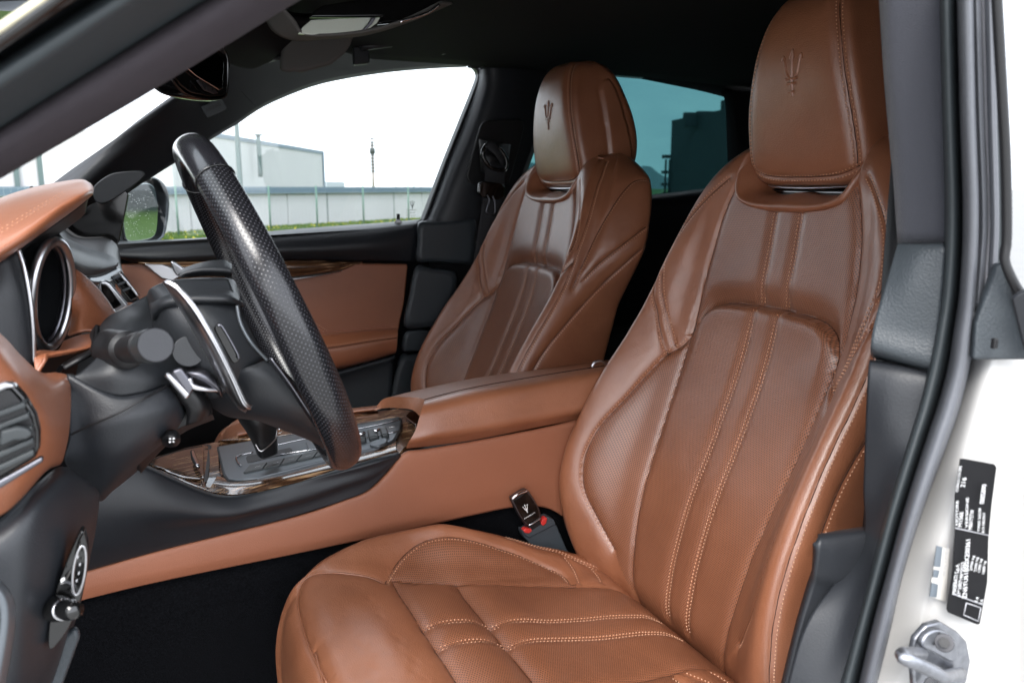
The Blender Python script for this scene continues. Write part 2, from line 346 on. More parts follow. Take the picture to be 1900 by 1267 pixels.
def wallbox(name, a, b, z0, z1, t, m, parent, bev=0):
    a = np.array(a, float); b = np.array(b, float); dr = (b-a)/np.linalg.norm(b-a); n = np.array([-dr[1], dr[0], 0])
    if np.dot(n, a) < 0: n = -n
    V = [(*(q+s*n)[:2], z) for z in (z0, z1) for q, s in ((a, 0), (b, 0), (b, t), (a, t))]
    return mk(name, V, [(0, 1, 5, 4), (1, 2, 6, 5), (2, 3, 7, 6), (3, 0, 4, 7), (4, 5, 6, 7), (3, 2, 1, 0)], m, parent, smooth=False)
# white wall of panels with a blue grey capping
A, B = gp(315, 25.8), gp(777, 35.4); A, B = A+(A-B)*.75, B+(B-A)*.5; wall = thing('panel_wall', 'long low white panel wall with blue grey capping on the grass', 'wall', (*((A+B)/2)[:2], GZ))
nP = 14
for i in range(nP):
    a = A+(B-A)*i/nP; b = A+(B-A)*(i+1)/nP; g = (b-a)*.012
    wallbox('panel', a+g, b-g, GZ, 0.0-.2, .12, wm, wall)
    wallbox('post', a-g*1.4, a+g*1.4, GZ, -.19, .16, pm, wall) if i % 2 == 0 else None
nn_ = np.cross((B-A)/np.linalg.norm(B-A), (0, 0, 1)); nn_ = nn_ if np.dot(nn_, A) < 0 else -nn_
wallbox('capping', A+nn_*.12, B+nn_*.12, -.2, .02, .5, bm_, wall)
# wire mesh fence before it
A2, B2 = gp(315, 23.5), gp(777, 32); A2, B2 = A2+(A2-B2)*.6, B2+(B2-A2)*.4; fence = thing('mesh_fence', 'thin green wire mesh fence standing before the white wall', 'fence', (*((A2+B2)/2)[:2], GZ))
fm = mat('green fence wire', (.10, .19, .15), .6)
for px in (240, 325, 412, 498, 586, 673, 757, 840):
    # where the bearing crosses the fence line
    r = gp(px, 1); Mx = np.array([[r[0], -(B2-A2)[0]], [r[1], -(B2-A2)[1]]]); t = np.linalg.solve(Mx, A2[:2]); c = r*t[0]
    tube('fence_post', [(c[0], c[1], GZ), (c[0], c[1], .05)], .028, fm, fence, n=2, k=6)
V = []; F = []
Ln = np.linalg.norm(B2-A2); dr = (B2-A2)/Ln
def wire(a, b, t):
    i = len(V); a = np.array(a); b = np.array(b); sdv = np.array((0, 0, t)) if abs(a[2]-b[2]) < .01 else dr*t; q = np.cross(dr, (0, 0, 1))*t
    V.extend([a+sdv, a-sdv*.5+q, a-sdv*.5-q, b+sdv, b-sdv*.5+q, b-sdv*.5-q]); F.extend([(i, i+1, i+4, i+3), (i+1, i+2, i+5, i+4), (i+2, i, i+3, i+5)])
for k in range(int(Ln/.16)):
    c = A2+dr*k*.16; wire((c[0], c[1], GZ), (c[0], c[1], 0), .0022)
for k in range(9): wire((A2[0], A2[1], GZ+.05+k*.155), (B2[0], B2[1], GZ+.05+k*.155), .003)
o = mk('wire_mesh', arr(V), F, mat('fence wire grey', (.35, .4, .4), .6), fence); o['kind'] = 'stuff'
# white hall
H = 4.2; a = gp(150, H*1527/116); b = gp(602, H*1527/59)
r = gp(322, 1); Mx = np.array([[r[0], -(b-a)[0]], [r[1], -(b-a)[1]]]); a = r*np.linalg.solve(Mx, a[:2])[0]   # the near gable stands behind the screen pillar
hall = thing('white_hall', 'large white hall with grey edge trim and flue pipe behind the wall', 'hall', (*((a+b)/2)[:2], GZ))
wallbox('wall', a, b, GZ, H, 30, wm, hall); d_ = (b-a)/np.linalg.norm(b-a); n_ = np.cross(d_, (0, 0, 1)); n_ = n_ if np.dot(n_, a) < 0 else -n_
wallbox('roof_trim', a+n_*.1, b+n_*.1+d_*.2, H-.05, H+.35, .3, bm_, hall); wallbox('corner_trim', b+n_*.12-d_*.5, b+n_*.12+d_*.1, GZ, H, .2, bm_, hall)
V = []; F = []
for k in range(1, 60):
    c = a+(b-a)*k/60+n_*.03; i = len(V); V += [(*(c-d_*.03)[:2], GZ), (*(c+d_*.03)[:2], GZ), (*(c+d_*.03)[:2], H), (*(c-d_*.03)[:2], H)]; F.append((i, i+1, i+2, i+3))
o = mk('cladding_joint', arr(V), F, mat('cladding joint', (.36, .37, .42), .6), hall, smooth=False); o['kind'] = 'stuff'
r = gp(471, 1); Mx = np.array([[r[0], -(b-a)[0]], [r[1], -(b-a)[1]]]); t = np.linalg.solve(Mx, a[:2]); c = r*t[0]+n_*.7
k_ = t[0]/1527
tube('flue_pipe', [c+(0, 0, (348-330)*k_), c+(0, 0, (348-300)*k_), c+(0, 0, (348-258)*k_)], .22, pm, hall, n=8, k=10)
tube('flue_cowl', [c+(0, 0, (348-259)*k_), c+(0, 0, (348-256)*k_)], .42, pm, hall, n=2, k=10)
# hall seen through the windscreen
a = gp(-260, 70); b = gp(172, 72); h2 = thing('pale_hall', 'pale blurred hall seen through the windscreen at far left', 'hall', (*((a+b)/2)[:2], GZ))
wallbox('wall', a, b, GZ, 3.0, 20, wm, h2)
d_ = (b-a)/np.linalg.norm(b-a); n_ = np.cross(d_, (0, 0, 1)); n_ = n_ if np.dot(n_, a) < 0 else -n_
wallbox('roof_trim', a+n_*.1, b+n_*.1, 3, 3.4, .3, bm_, h2)
for px in (12, 60, 168):
    c = a+(b-a)*((px+260)/432)+n_*.2; wallbox('downpipe', c, c+d_*.35, GZ, 3, .15, pm, h2)
wallbox('plinth', a+n_*2, b+n_*2, GZ, .0, .3, bm_, h2)
# lamp post, mast, far lamps
c = gp(446, 16); lp = thing('lamp_post', 'tall thin grey green post beyond the steering wheel rim', 'lamp post', (c[0], c[1], GZ))
tube('pole', [(c[0], c[1], GZ), (c[0], c[1], 5.6)], [.05, .035], pm, lp, n=6, k=10); tube('arm', [(c[0], c[1], 5.55), (c[0]+.6, c[1]-.4, 5.9), (c[0]+1.3, c[1]-.9, 5.95)], .03, pm, lp, n=10, k=8)
box('lamp_head', (c[0]+1.5, c[1]-1.05, 5.93), (.6, .25, .1), pm, lp)
c = gp(693, 210); ms = thing('transmitter_mast', 'dark segmented transmitter mast on the horizon', 'mast', (c[0], c[1], GZ)); k_ = 210/1527
tube('mast_column', [(c[0], c[1], GZ), (c[0], c[1], 78*k_)], [.4, .3], mat('mast pale', (.35, .3, .28), .7), ms, n=4, k=8)
mdk = mat('mast dark', (.05, .06, .06), .7)
for i in range(11):
    z = 4+i*6*k_; tube('mast_ring', [(c[0], c[1], z*.95), (c[0], c[1], z*.95+3*k_)], .52, mdk, ms, n=2, k=8)
tube('mast_head', [(c[0], c[1], 60*k_), (c[0], c[1], 70*k_)], .70, mdk, ms, n=2, k=8)
tube('aerial', [(c[0], c[1], 76*k_), (c[0], c[1], 81*k_)], .2, mdk, ms, n=2, k=6)
c = gp(545+70, 160); tube_o = wallbox('far_treeline', gp(606, 160), gp(640, 170), GZ, 1.1, 8, mat('hazy shed', (.42, .45, .5), .8), None)  # plain block standing for the distant grey trees
tag(tube_o, 'low hazy grey shed right of the white hall', 'treeline')
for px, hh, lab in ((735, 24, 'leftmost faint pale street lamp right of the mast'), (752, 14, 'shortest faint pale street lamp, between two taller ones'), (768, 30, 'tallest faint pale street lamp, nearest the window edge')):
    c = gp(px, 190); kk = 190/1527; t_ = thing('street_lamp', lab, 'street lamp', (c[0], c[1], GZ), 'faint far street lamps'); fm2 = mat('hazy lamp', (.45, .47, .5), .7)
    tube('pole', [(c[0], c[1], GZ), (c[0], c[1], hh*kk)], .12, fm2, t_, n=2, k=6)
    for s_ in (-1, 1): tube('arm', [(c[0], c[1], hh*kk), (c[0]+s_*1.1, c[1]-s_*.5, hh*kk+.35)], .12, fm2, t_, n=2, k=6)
# dark building seen through the teal glass, with a scaffold frame
dk = mat('dark concrete', (.035, .045, .055), .8, var=.2, vscale=.3)
a = gp(1242, 74); b = gp(1420, 58); b = b+(b-a)*2.5; k1 = 74/1527
dkb = thing('dark_building', 'dark flat roofed building seen through the teal rear window', 'building', (*((a+b)/2)[:2], GZ))
wallbox('wall', a, b, GZ, 118*k1, 16, dk, dkb)
for px, hh, wd in ((1262, 124, 12), (1286, 126, 8), (1330, 134, 14)):
    q = gp(px, 69 if px < 1300 else 65); wallbox('roof_unit', q, q+(b-a)/np.linalg.norm(b-a)*wd*k1, 100*k1, (hh-2)*k1, 2, dk, dkb)
for px in (1234, 1241):
    q = gp(px, 74); tube('scaffold_pole', [(q[0], q[1], GZ), (q[0], q[1], 50*k1)], .1, dk, dkb, n=2, k=6)
for z in (58, 30, 8, -10):
    wallbox('scaffold_deck', gp(1226, 74), gp(1244, 74), (z-5)*k1, z*k1, 2, dk, dkb)
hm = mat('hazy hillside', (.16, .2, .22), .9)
V = []; pts = [(900, 4), (960, 40), (990, 52), (1020, 30), (1080, 12), (1160, 26), (1200, 46), (1230, 20), (1400, 8), (1700, 30), (2000, 5)]
xs = np.linspace(900, 2000, 80); hs = np.interp(xs, [p[0] for p in pts], [p[1] for p in pts]); F = []
for i, (x, h) in enumerate(zip(xs, hs)):
    r = ray(min(x, 2400), 348.); r = r/math.hypot(r[0], r[1]); n2 = 700
    V += [(*(r*n2)[:2], GZ-1), (*(r*(n2+60))[:2], h*n2/1527), (*(r*(n2+200))[:2], GZ-1)]
    if i: F += [(3*i-3, 3*i, 3*i+1, 3*i-2), (3*i-2, 3*i+1, 3*i+2, 3*i-1)]
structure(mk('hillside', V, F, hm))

# ================================================================ the car shell
car = thing('car', 'white car body with dark pillar trim, black headliner and grey door seals', 'car', (.6, 1.3, GZ))
# roof lining, floor, side walls
def rng(a, b, n): return np.linspace(a, b, n)
G = [[(x, y, .335+.03*math.sin(math.pi*(y-.45)/1.6)-.10*max(0, (.15-x)/.5)**1.5-.05*max(0, (x-1.2))**2) for y in rng(.50, 2.02, 24)] for x in rng(-.05, 2.5, 40)]
mk('headliner', arr([q for r_ in G for q in r_]), gridf(40, 24), 'liner', car, mods=[('SOLIDIFY', dict(thickness=.03, offset=1))])
mk('floor_carpet', [(-1.0, .56, -1.02), (2.4, .56, -1.02), (2.4, 2.05, -1.02), (-1.0, 2.05, -1.02)], [(0, 1, 2, 3)], 'carpet', car, mods=[('SOLIDIFY', dict(thickness=.02, offset=-1))])
mk('rear_bulkhead', [(2.35, .5, -1.02), (2.35, 2.05, -1.02), (2.45, 2.0, .3), (2.45, .5, .3)], [(0, 3, 2, 1)], 'liner', car, mods=[('SOLIDIFY', dict(thickness=.02, offset=-1))])
mk('firewall', [(-.95, .5, -1.02), (-.95, 2.05, -1.02), (-.95, 2.05, -.2), (-.95, .5, -.2)], [(0, 1, 2, 3)], 'carpet', car, mods=[('SOLIDIFY', dict(thickness=.02, offset=-1))])
# roof skin outside
mk('roof_skin', [(.0, .40, .33), (2.5, .40, .30), (2.5, 2.1, .30), (.0, 2.1, .33), (.1, .8, .40), (2.4, .8, .37), (2.4, 1.8, .37), (.1, 1.8, .40)],
   [(4, 5, 6, 7), (0, 1, 5, 4), (1, 2, 6, 5), (2, 3, 7, 6), (3, 0, 4, 7)], 'paint', car)
# near side wall behind the B pillar, near rear door
mk('near_side_wall', [(.58, .47, -1.05), (2.45, .47, -1.05), (2.45, .47, .30), (.60, .50, .30)], [(0, 3, 2, 1)], 'black', car, mods=[('SOLIDIFY', dict(thickness=.02, offset=1))])
# far A pillar and cant rail trim
inner = [(40, 480, 2.1), (100, 446, 2.1), (150, 418, 2.1), (186, 402, 2.1), (240, 357, 2.1), (292, 323, 2.1), (340, 293, 2.1), (400, 254, 2.1), (440, 231, 2.1), (478, 205, 2.1), (520, 184, 2.1), (580, 161, 2.1), (640, 147, 2.1), (720, 135, 2.1), (800, 128, 2.1), (866, 125, 2.1)]
mid = [(20, 450, 2.02), (70, 410, 2.02), (120, 375, 2.02), (180, 322, 2.02), (250, 272, 2.02), (330, 220, 2.0), (400, 175, 1.97), (460, 140, 1.95), (540, 112, 1.95), (640, 92, 1.95), (760, 80, 1.95), (890, 74, 1.95)]
outer = [(0, 410, 2.07), (40, 380, 2.07), (85, 350, 2.06), (135, 313, 2.05), (181, 281, 2.03), (240, 240, 2.0), (300, 200, 1.97), (345, 171, 1.93), (400, 130, 1.9), (480, 85, 1.85), (600, 50, 1.8), (760, 30, 1.8), (900, 20, 1.8)]
skin('pillar_trim', [PP(outer), PP(mid), PP(inner)], 'soft', car, nu=16, nv=60, thick=.012)
tube('joint_line', [P(424, 143, 1.955), P(450, 172, 2.0), P(478, 203, 2.06)], .0012, 'black', car, n=12, k=6)
plate('speaker_grille', PP([(173, 350), (182, 338), (203, 324), (225, 319), (258, 317), (270, 322), (262, 334), (232, 356), (205, 374), (188, 378), (176, 372)], 2.0), 'soft', car, thick=.008, bev=.003, round_=36)
plate('airbag_tag', PP([(373, 199), (378, 196), (408, 183), (413, 184), (421, 199), (419, 204), (388, 218), (383, 216)], 1.985), 'soft2', car, thick=.006, bev=.0015, round_=28)
text3d('embossed_lettering', 'AIRBAG', P(383, 209, 1.98), P(415, 194, 1.98)-P(383, 209, 1.98), P(380, 200, 1.98)-P(384, 209, 1.98), .011, 'black', car, fit=.036)
plate('mirror_sail', PP([(60, 440), (120, 400), (190, 368), (232, 352), (239, 360), (232, 400), (222, 447), (218, 454), (150, 480), (80, 490)], 2.06), 'gloss', car, thick=.01, bev=.003)
# far B pillar upper trim
skin('pillar_trim', [PP([(884, 128, 2.12), (884, 150, 2.12), (858, 225, 2.12), (828, 300, 2.12), (792, 398, 2.12), (780, 411, 2.12)]),
                     PP([(905, 120, 2.06), (905, 160, 2.06), (880, 240, 2.06), (848, 320, 2.06), (815, 405, 2.06), (805, 412, 2.06)]),
                     PP([(945, 118, 2.05), (942, 170, 2.05), (922, 250, 2.05), (900, 330, 2.05), (880, 405, 2.05), (872, 445, 2.05)]),
                     PP([(1022, 118, 2.07), (1010, 190, 2.07), (993, 265, 2.07), (968, 338, 2.07), (955, 410, 2.07), (940, 445, 2.07)])], 'soft', car, nu=26, nv=40, thick=.02)
skin('window_seal', [PP([(868, 124, 2.14), (880, 134, 2.14), (879, 152, 2.14), (850, 225, 2.14), (820, 300, 2.14), (784, 395, 2.14), (778, 411, 2.14)]),
                     PP([(872, 122, 2.11), (886, 132, 2.11), (885, 153, 2.11), (857, 226, 2.11), (827, 301, 2.11), (792, 396, 2.11), (784, 412, 2.11)])], 'black', car, nu=6, nv=40, thick=.006)
plate('belt_recess', PP([(897, 227), (912, 223), (960, 222), (972, 230), (970, 250), (948, 330), (940, 342), (880, 342), (868, 332), (868, 318), (890, 240)], 2.035), 'black', car, thick=.01, bev=.004, round_=50)
def lobe(name, a, m, Y0, Y1, parent=car):
    # a moulded pad: its rim lies at Y0, its face is proud at Y1
    p = catmull(PP(a, Y0), 48, True); q = PP(a, Y1); c = np.mean(q, 0); q = catmull([c+(x-c)*.93 for x in q], 48, True); q2 = np.array([c+(x-c)*.8 for x in q]); 
    V = np.vstack([p, (p*.4+q*.6)+(p-p.mean(0))*.01, q, q2, [q2.mean(0)]]); F = gridf(4, 48, False, True)+[(144+i, 144+(i+1) % 48, 192) for i in range(48)]
    a0, b0, c0 = [V[k] for k in F[-1]]
    if np.dot(np.cross(b0-a0, c0-a0), -a0) < 0: F = [f[::-1] for f in F]
    return mk(name, V, F, m, parent)
lobe('pillar_pad', [(775, 413), (800, 411), (850, 409), (883, 406), (885, 440), (882, 488), (850, 490), (800, 487), (771, 485), (772, 450)], 'soft2', 2.09, 2.03)
lobe('pillar_pad', [(770, 494), (800, 496), (836, 500), (847, 508), (846, 535), (835, 570), (825, 606), (790, 609), (749, 607), (757, 550)], 'soft2', 2.09, 2.0)
lobe('pillar_pad', [(748, 620), (765, 612), (800, 612), (860, 612), (850, 648), (800, 650), (765, 652), (744, 650)], 'soft2', 2.1, 2.04)
lobe('pillar_pad', [(740, 660), (760, 656), (800, 650), (860, 650), (850, 760), (800, 800), (735, 800), (722, 745)], 'soft2', 2.1, 2.03)
wallbox('pillar_backing', P(735, 500, 2.12), P(1060, 500, 2.12), -1.0, -.13, .05, M['black'], car)
# rear quarter: ledge under the teal window and the dark surround
skin('rear_ledge', [PP([(1000, 385, 2.08), (1200, 372, 2.08), (1350, 356, 2.08), (1500, 340, 2.08)]), PP([(1000, 395, 2.0), (1200, 382, 2.0), (1350, 366, 2.0), (1500, 350, 2.0)]),
                    PP([(1000, 620, 2.02), (1200, 610, 2.02), (1350, 600, 2.02), (1500, 580, 2.02)])], 'soft', car, nu=20, nv=20, thick=.02)
skin('window_surround', [PP([(1020, 110, 2.07), (1008, 190, 2.07), (991, 265, 2.07), (966, 338, 2.07), (945, 420, 2.07)]),
                         PP([(1026, 125, 2.09), (1014, 190, 2.09), (997, 265, 2.09), (972, 338, 2.09), (950, 420, 2.09)])], 'black', car, nu=4, nv=30, thick=.01)
skin('cant_rail', [PP([(880, 0, 1.8), (1000, 0, 1.8), (1200, 0, 1.8), (1400, 0, 1.8), (1560, 0, 1.8)]), PP([(880, 80, 1.95), (1000, 82, 1.95), (1200, 100, 1.95), (1400, 130, 1.95), (1560, 165, 1.95)]),
                   PP([(868, 127, 2.1), (1000, 128, 2.1), (1110, 134, 2.1), (1240, 157, 2.1), (1345, 181, 2.1), (1500, 230, 2.1)])], 'liner', car, nu=12, nv=40, thick=.01)
skin('rear_pillar', [PP([(1340, 170, 2.1), (1351, 186, 2.1), (1352, 260, 2.1), (1351, 345, 2.1), (1345, 362, 2.1)]), PP([(1375, 170, 2.0), (1380, 220, 2.0), (1385, 280, 2.0), (1390, 340, 2.0), (1390, 380, 2.0)]),
                     PP([(1700, 150, 2.0), (1700, 220, 2.0), (1700, 280, 2.0), (1700, 340, 2.0), (1700, 420, 2.0)])], 'liner', car, nu=14, nv=30, thick=.02)
box('rear_bench', (1.75, 1.3, -.62), (.55, 1.4, .28), 'black', car, bev=.06); box('rear_bench_back', (2.1, 1.3, -.25), (.22, 1.4, .62), 'black', car, bev=.06)
# glass
plate('windscreen', [(-.95, .62, -.07), (-.95, 2.0, -.07), (.16, 1.86, .33), (.16, .72, .33)], 'glass', car, thick=.004, bev=0, smooth=False)
plate('rear_side_glass', PP([(960, 130), (1110, 120), (1360, 165), (1365, 370), (1220, 385), (955, 385)], 2.14), 'teal', car, thick=.004, bev=0, smooth=False)

# near A pillar: cloth trim inside, rubber and body outside
def line(a, b, Ya, Yb, n=6, bow=0):
    # runs on beyond the picture at both ends, down to the scuttle and up to the roof rail
    p, q = P(*a, Ya), P(*b, Yb); m_ = P((a[0]+b[0])/2, (a[1]+b[1])/2+bow, (Ya+Yb)/2)
    return [p-(q-p)*1.1, p-(q-p)*.5, p, m_, q, q+(q-p)*.4, q+(q-p)*.85]
skin('pillar_trim', [line((-90, 385), (640, -50), .60, .56, bow=6), line((-90, 372), (620, -50), .565, .53, bow=6), line((-90, 330), (540, -50), .535, .50), line((-90, 295), (470, -50), .54, .505), line((-90, 290), (455, -50), .58, .54)], 'apillar', car, nu=24, nv=24, thick=.006)
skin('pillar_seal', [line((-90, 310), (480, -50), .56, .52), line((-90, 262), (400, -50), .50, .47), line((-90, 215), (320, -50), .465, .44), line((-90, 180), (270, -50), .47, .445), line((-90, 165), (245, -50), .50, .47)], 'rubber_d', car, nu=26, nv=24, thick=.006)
skin('body_flange', [line((-90, 180), (260, -50), .49, .46), line((-90, 150), (210, -50), .455, .43), line((-90, 125), (165, -50), .45, .425), line((-90, 118), (158, -50), .48, .45)], 'gloss', car, nu=14, nv=24, thick=.006)
tube('paint_edge', line((-90, 114), (155, -50), .45, .43), .0022, mat('cream paint edge', (.6, .55, .4), .4), car, n=20, k=8)

# front wing, sill and roof rail of the near side, outside the picture
skin('front_wing', [[(-2.2, .45, -.30), (-1.5, .42, -.26), (-1.0, .40, -.22), (-.80, .42, -.20)], [(-2.2, .38, -.5), (-1.5, .36, -.5), (-1.0, .36, -.5), (-.74, .38, -.5)], [(-2.2, .40, -.95), (-1.5, .40, -.95), (-1.0, .38, -1.0), (-.70, .40, -1.0)]], 'paint', car, nu=12, nv=16, thick=.01)
box('door_sill', (-.05, .47, -1.02), (1.4, .16, .14), 'paint', car, bev=.03)
# ---- near B pillar
Yb = .47
skin('pillar_cloth', [PP([(1628, -40, .52), (1640, 150, .52), (1653, 300, .52), (1664, 452, .52)]), PP([(1640, -40, .49), (1650, 150, .49), (1662, 300, .49), (1670, 452, .49)]),
                      PP([(1700, -40, .47), (1705, 150, .47), (1710, 300, .47), (1715, 452, .47)]), PP([(1748, -40, .455), (1752, 150, .455), (1755, 300, .455), (1757, 452, .455)])], 'fabric', car, nu=20, nv=20, thick=.01)
skin('pillar_cover', [PP([(1668, 453, .50), (1700, 452, .48), (1750, 450, .455)]), PP([(1664, 458, .488), (1700, 460, .468), (1752, 460, .447)]), PP([(1645, 520, .485), (1690, 520, .465), (1750, 520, .445)]),
                      PP([(1622, 600, .485), (1680, 610, .465), (1740, 620, .445)]), PP([(1615, 650, .485), (1670, 666, .465), (1728, 680, .445)]), PP([(1618, 664, .51), (1670, 676, .49), (1724, 688, .46)])], 'soft2', car, nu=40, nv=20, thick=.012)
skin('pillar_cover', [PP([(1618, 668, .51), (1665, 676, .49), (1722, 690, .46)]), PP([(1612, 676, .488), (1665, 684, .468), (1722, 700, .447)]), PP([(1607, 760, .485), (1650, 770, .465), (1706, 790, .445)]),
                      PP([(1602, 900, .485), (1640, 900, .465), (1668, 905, .445)]), PP([(1596, 1010, .485), (1620, 1010, .465), (1640, 1010, .445)]), PP([(1500, 1150, .485), (1560, 1150, .465), (1600, 1150, .445)]),
                      PP([(1452, 1300, .485), (1500, 1300, .465), (1560, 1300, .445)])], 'soft', car, nu=60, nv=20, thick=.012)
# belt height housing step that juts towards the seat
skin('housing_lip', [PP([(1520, 1000, .52), (1560, 984, .53), (1605, 975, .54)]), PP([(1517, 990, .50), (1560, 985, .495), (1612, 980, .49)]), PP([(1519, 1008, .488), (1560, 1012, .482), (1612, 1005, .478)]),
                     PP([(1512, 1060, .49), (1560, 1070, .48), (1610, 1060, .475)]), PP([(1505, 1095, .495), (1560, 1110, .485), (1590, 1120, .478)]), PP([(1480, 1180, .497), (1530, 1190, .487), (1570, 1200, .478)]), PP([(1450, 1300, .497), (1500, 1300, .487), (1560, 1300, .478)])], 'soft', car, nu=60, nv=20, thick=.01)
sl_ = [(1742, -40), (1748, 200), (1753, 400), (1746, 536), (1733, 621), (1719, 688), (1702, 756), (1684, 815), (1644, 947), (1615, 1058), (1590, 1150), (1550, 1290)]
sm_ = [(1774, -40), (1780, 200), (1786, 400), (1780, 536), (1768, 621), (1757, 688), (1738, 756), (1718, 815), (1676, 947), (1646, 1058), (1618, 1160), (1588, 1290)]
sr_ = [(1808, -40), (1813, 200), (1819, 400), (1812, 560), (1806, 630), (1801, 680), (1783, 756), (1762, 815), (1712, 950), (1676, 1066), (1650, 1180), (1622, 1290)]
y_ = lambda p, Y: [(a, b, Y) for a, b in p]
mid2 = lambda a, b, t, Y: [(p[0]*(1-t)+q[0]*t, p[1]*(1-t)+q[1]*t, Y) for p, q in zip(a, b)]
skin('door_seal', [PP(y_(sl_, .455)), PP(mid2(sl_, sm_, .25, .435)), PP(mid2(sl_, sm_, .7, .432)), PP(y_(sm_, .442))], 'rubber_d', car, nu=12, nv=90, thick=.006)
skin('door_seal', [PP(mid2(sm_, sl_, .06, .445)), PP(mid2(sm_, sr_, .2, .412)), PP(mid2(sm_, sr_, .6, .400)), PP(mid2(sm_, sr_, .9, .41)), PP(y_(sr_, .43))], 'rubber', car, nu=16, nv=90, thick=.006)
# painted jamb strips above, white jamb below
for k_, (x0, x1, mm, Y) in enumerate(((1806, 1817, 'rubber', .415), (1816, 1832, 'satinp', .42), (1831, 1841, 'rubber', .41), (1840, 1853, 'rubber_d', .415))):
    if mm == 'satinp': M['satinp'] = mat('grey painted jamb', (.50, .50, .54), .35)
    dx = (14, 12, 10, 8)[k_]
    a = [(x0, -40), (x0+dx*.5, 200), (x0+dx, 400), (x0+dx*.7, 490), (x0+dx*.2, 580)]; b = [(x1, -40), (x1+dx*.5, 200), (x1+dx, 400), (x1+dx*.7, 490), (x1+dx*.2, 580)]
    skin('jamb_strip', [PP(y_(a, Y+.01)), PP(mid2(a, b, .3, Y-.004)), PP(mid2(a, b, .7, Y-.004)), PP(y_(b, Y+.01))], mm, car, nu=8, nv=40, thick=.004)
skin('jamb_panel', [PP([(1790, 655, .44), (1748, 800, .44), (1700, 950, .44), (1660, 1070, .44), (1635, 1190, .44), (1600, 1300, .44)]),
                    PP([(1835, 655, .405), (1800, 800, .405), (1765, 950, .405), (1740, 1070, .405), (1725, 1190, .405), (1710, 1300, .405)]),
                    PP([(1880, 655, .395), (1860, 800, .395), (1845, 950, .395), (1830, 1070, .395), (1822, 1190, .395), (1815, 1300, .395)]),
                    PP([(1915, 655, .40), (1895, 800, .40), (1890, 950, .40), (1880, 1070, .40), (1875, 1190, .40), (1870, 1300, .40)]),
                    PP([(1990, 655, .37), (1980, 800, .36), (1975, 950, .355), (1970, 1070, .355), (1965, 1190, .355), (1960, 1300, .355)])], 'paint', car, nu=40, nv=50, thick=.004)
plate('corner_gusset', PP([(1806, 668, .40), (1812, 600, .40), (1830, 545, .40), (1850, 492, .40), (1860, 484, .395), (1868, 500, .39), (1900, 640, .38), (1912, 668, .38)]), 'soft2', car, thick=.01, bev=.004)
plate('rear_door_trim', PP([(1876, 556, .37), (1890, 548, .365), (1960, 520, .35), (1960, 690, .35), (1905, 672, .37)]), 'soft', car, thick=.008, bev=.002)
tube('glass_edge', PP([(1848, -30, .385), (1858, 150, .385), (1866, 300, .385), (1868, 440, .385), (1864, 482, .385), (1884, 530, .38), (1905, 560, .375)]), .0035, 'black', car, n=50, k=8)
box('gusset_peg', P(1845, 637, .385), (.004, .004, .008), 'black', car, bev=.001)
M['tinted'] = glass('mirror like dark door glass', (.02, .03, .03), fac=.75)
plate('rear_door_glass', PP([(1850, -80), (1870, 300), (1870, 480), (1910, 560), (2100, 560), (2100, -80)], .408), 'tinted', car, thick=.004, bev=0, smooth=False)
# striker
M['key0'] = mat('dull dark steel', (.06, .06, .065), .5, metal=.6)
o = plate('striker_plate', PP([(1697, 1262), (1694, 1215), (1700, 1185), (1722, 1160), (1745, 1153), (1778, 1172), (1795, 1190), (1802, 1225), (1795, 1262), (1780, 1300), (1700, 1300)], .39), 'zinc', car, thick=.006, bev=.002)
plate('striker_boss', PP([(1712, 1200), (1720, 1178), (1742, 1168), (1765, 1178), (1776, 1195), (1778, 1222), (1765, 1228), (1735, 1212)], .382), 'zinc', o, thick=.006, bev=.002, round_=32)
def disc(name, px, py, Y, r, m, parent, depth=.003, n=24, bev=.0008):
    c = P(px, py, Y); d = -c/np.linalg.norm(c); a = np.cross(d, (0, 0, 1)); a /= np.linalg.norm(a); b = np.cross(d, a)
    V = [c+(a*math.cos(t)+b*math.sin(t))*r+d*e*depth for e in (0, 1) for t in np.arange(n)*2*math.pi/n]
    F = [tuple(range(n)), tuple(range(2*n-1, n-1, -1))]+[(i, n+i, n+(i+1) % n, (i+1) % n) for i in range(n)]
    ob = mk(name, V, F, m, parent, mods=[('BEVEL', dict(width=bev, segments=2))]); smooth_by_angle(ob); return ob
disc('bolt', 1752, 1192, .378, .0070, 'key0', o); disc('bolt_socket', 1752, 1192, .374, .0042, 'black', o, n=6, depth=.0012, bev=.0002)
disc('bolt', 1732, 1272, .382, .0070, 'key0', o)
tube('striker_loop', PP([(1710, 1212, .385), (1692, 1212, .37), (1675, 1213, .355), (1676, 1220, .35), (1700, 1230, .348), (1735, 1247, .348), (1750, 1256, .352), (1765, 1252, .37), (1782, 1248, .385)]), .0048, 'zinc', o, n=60, k=10)
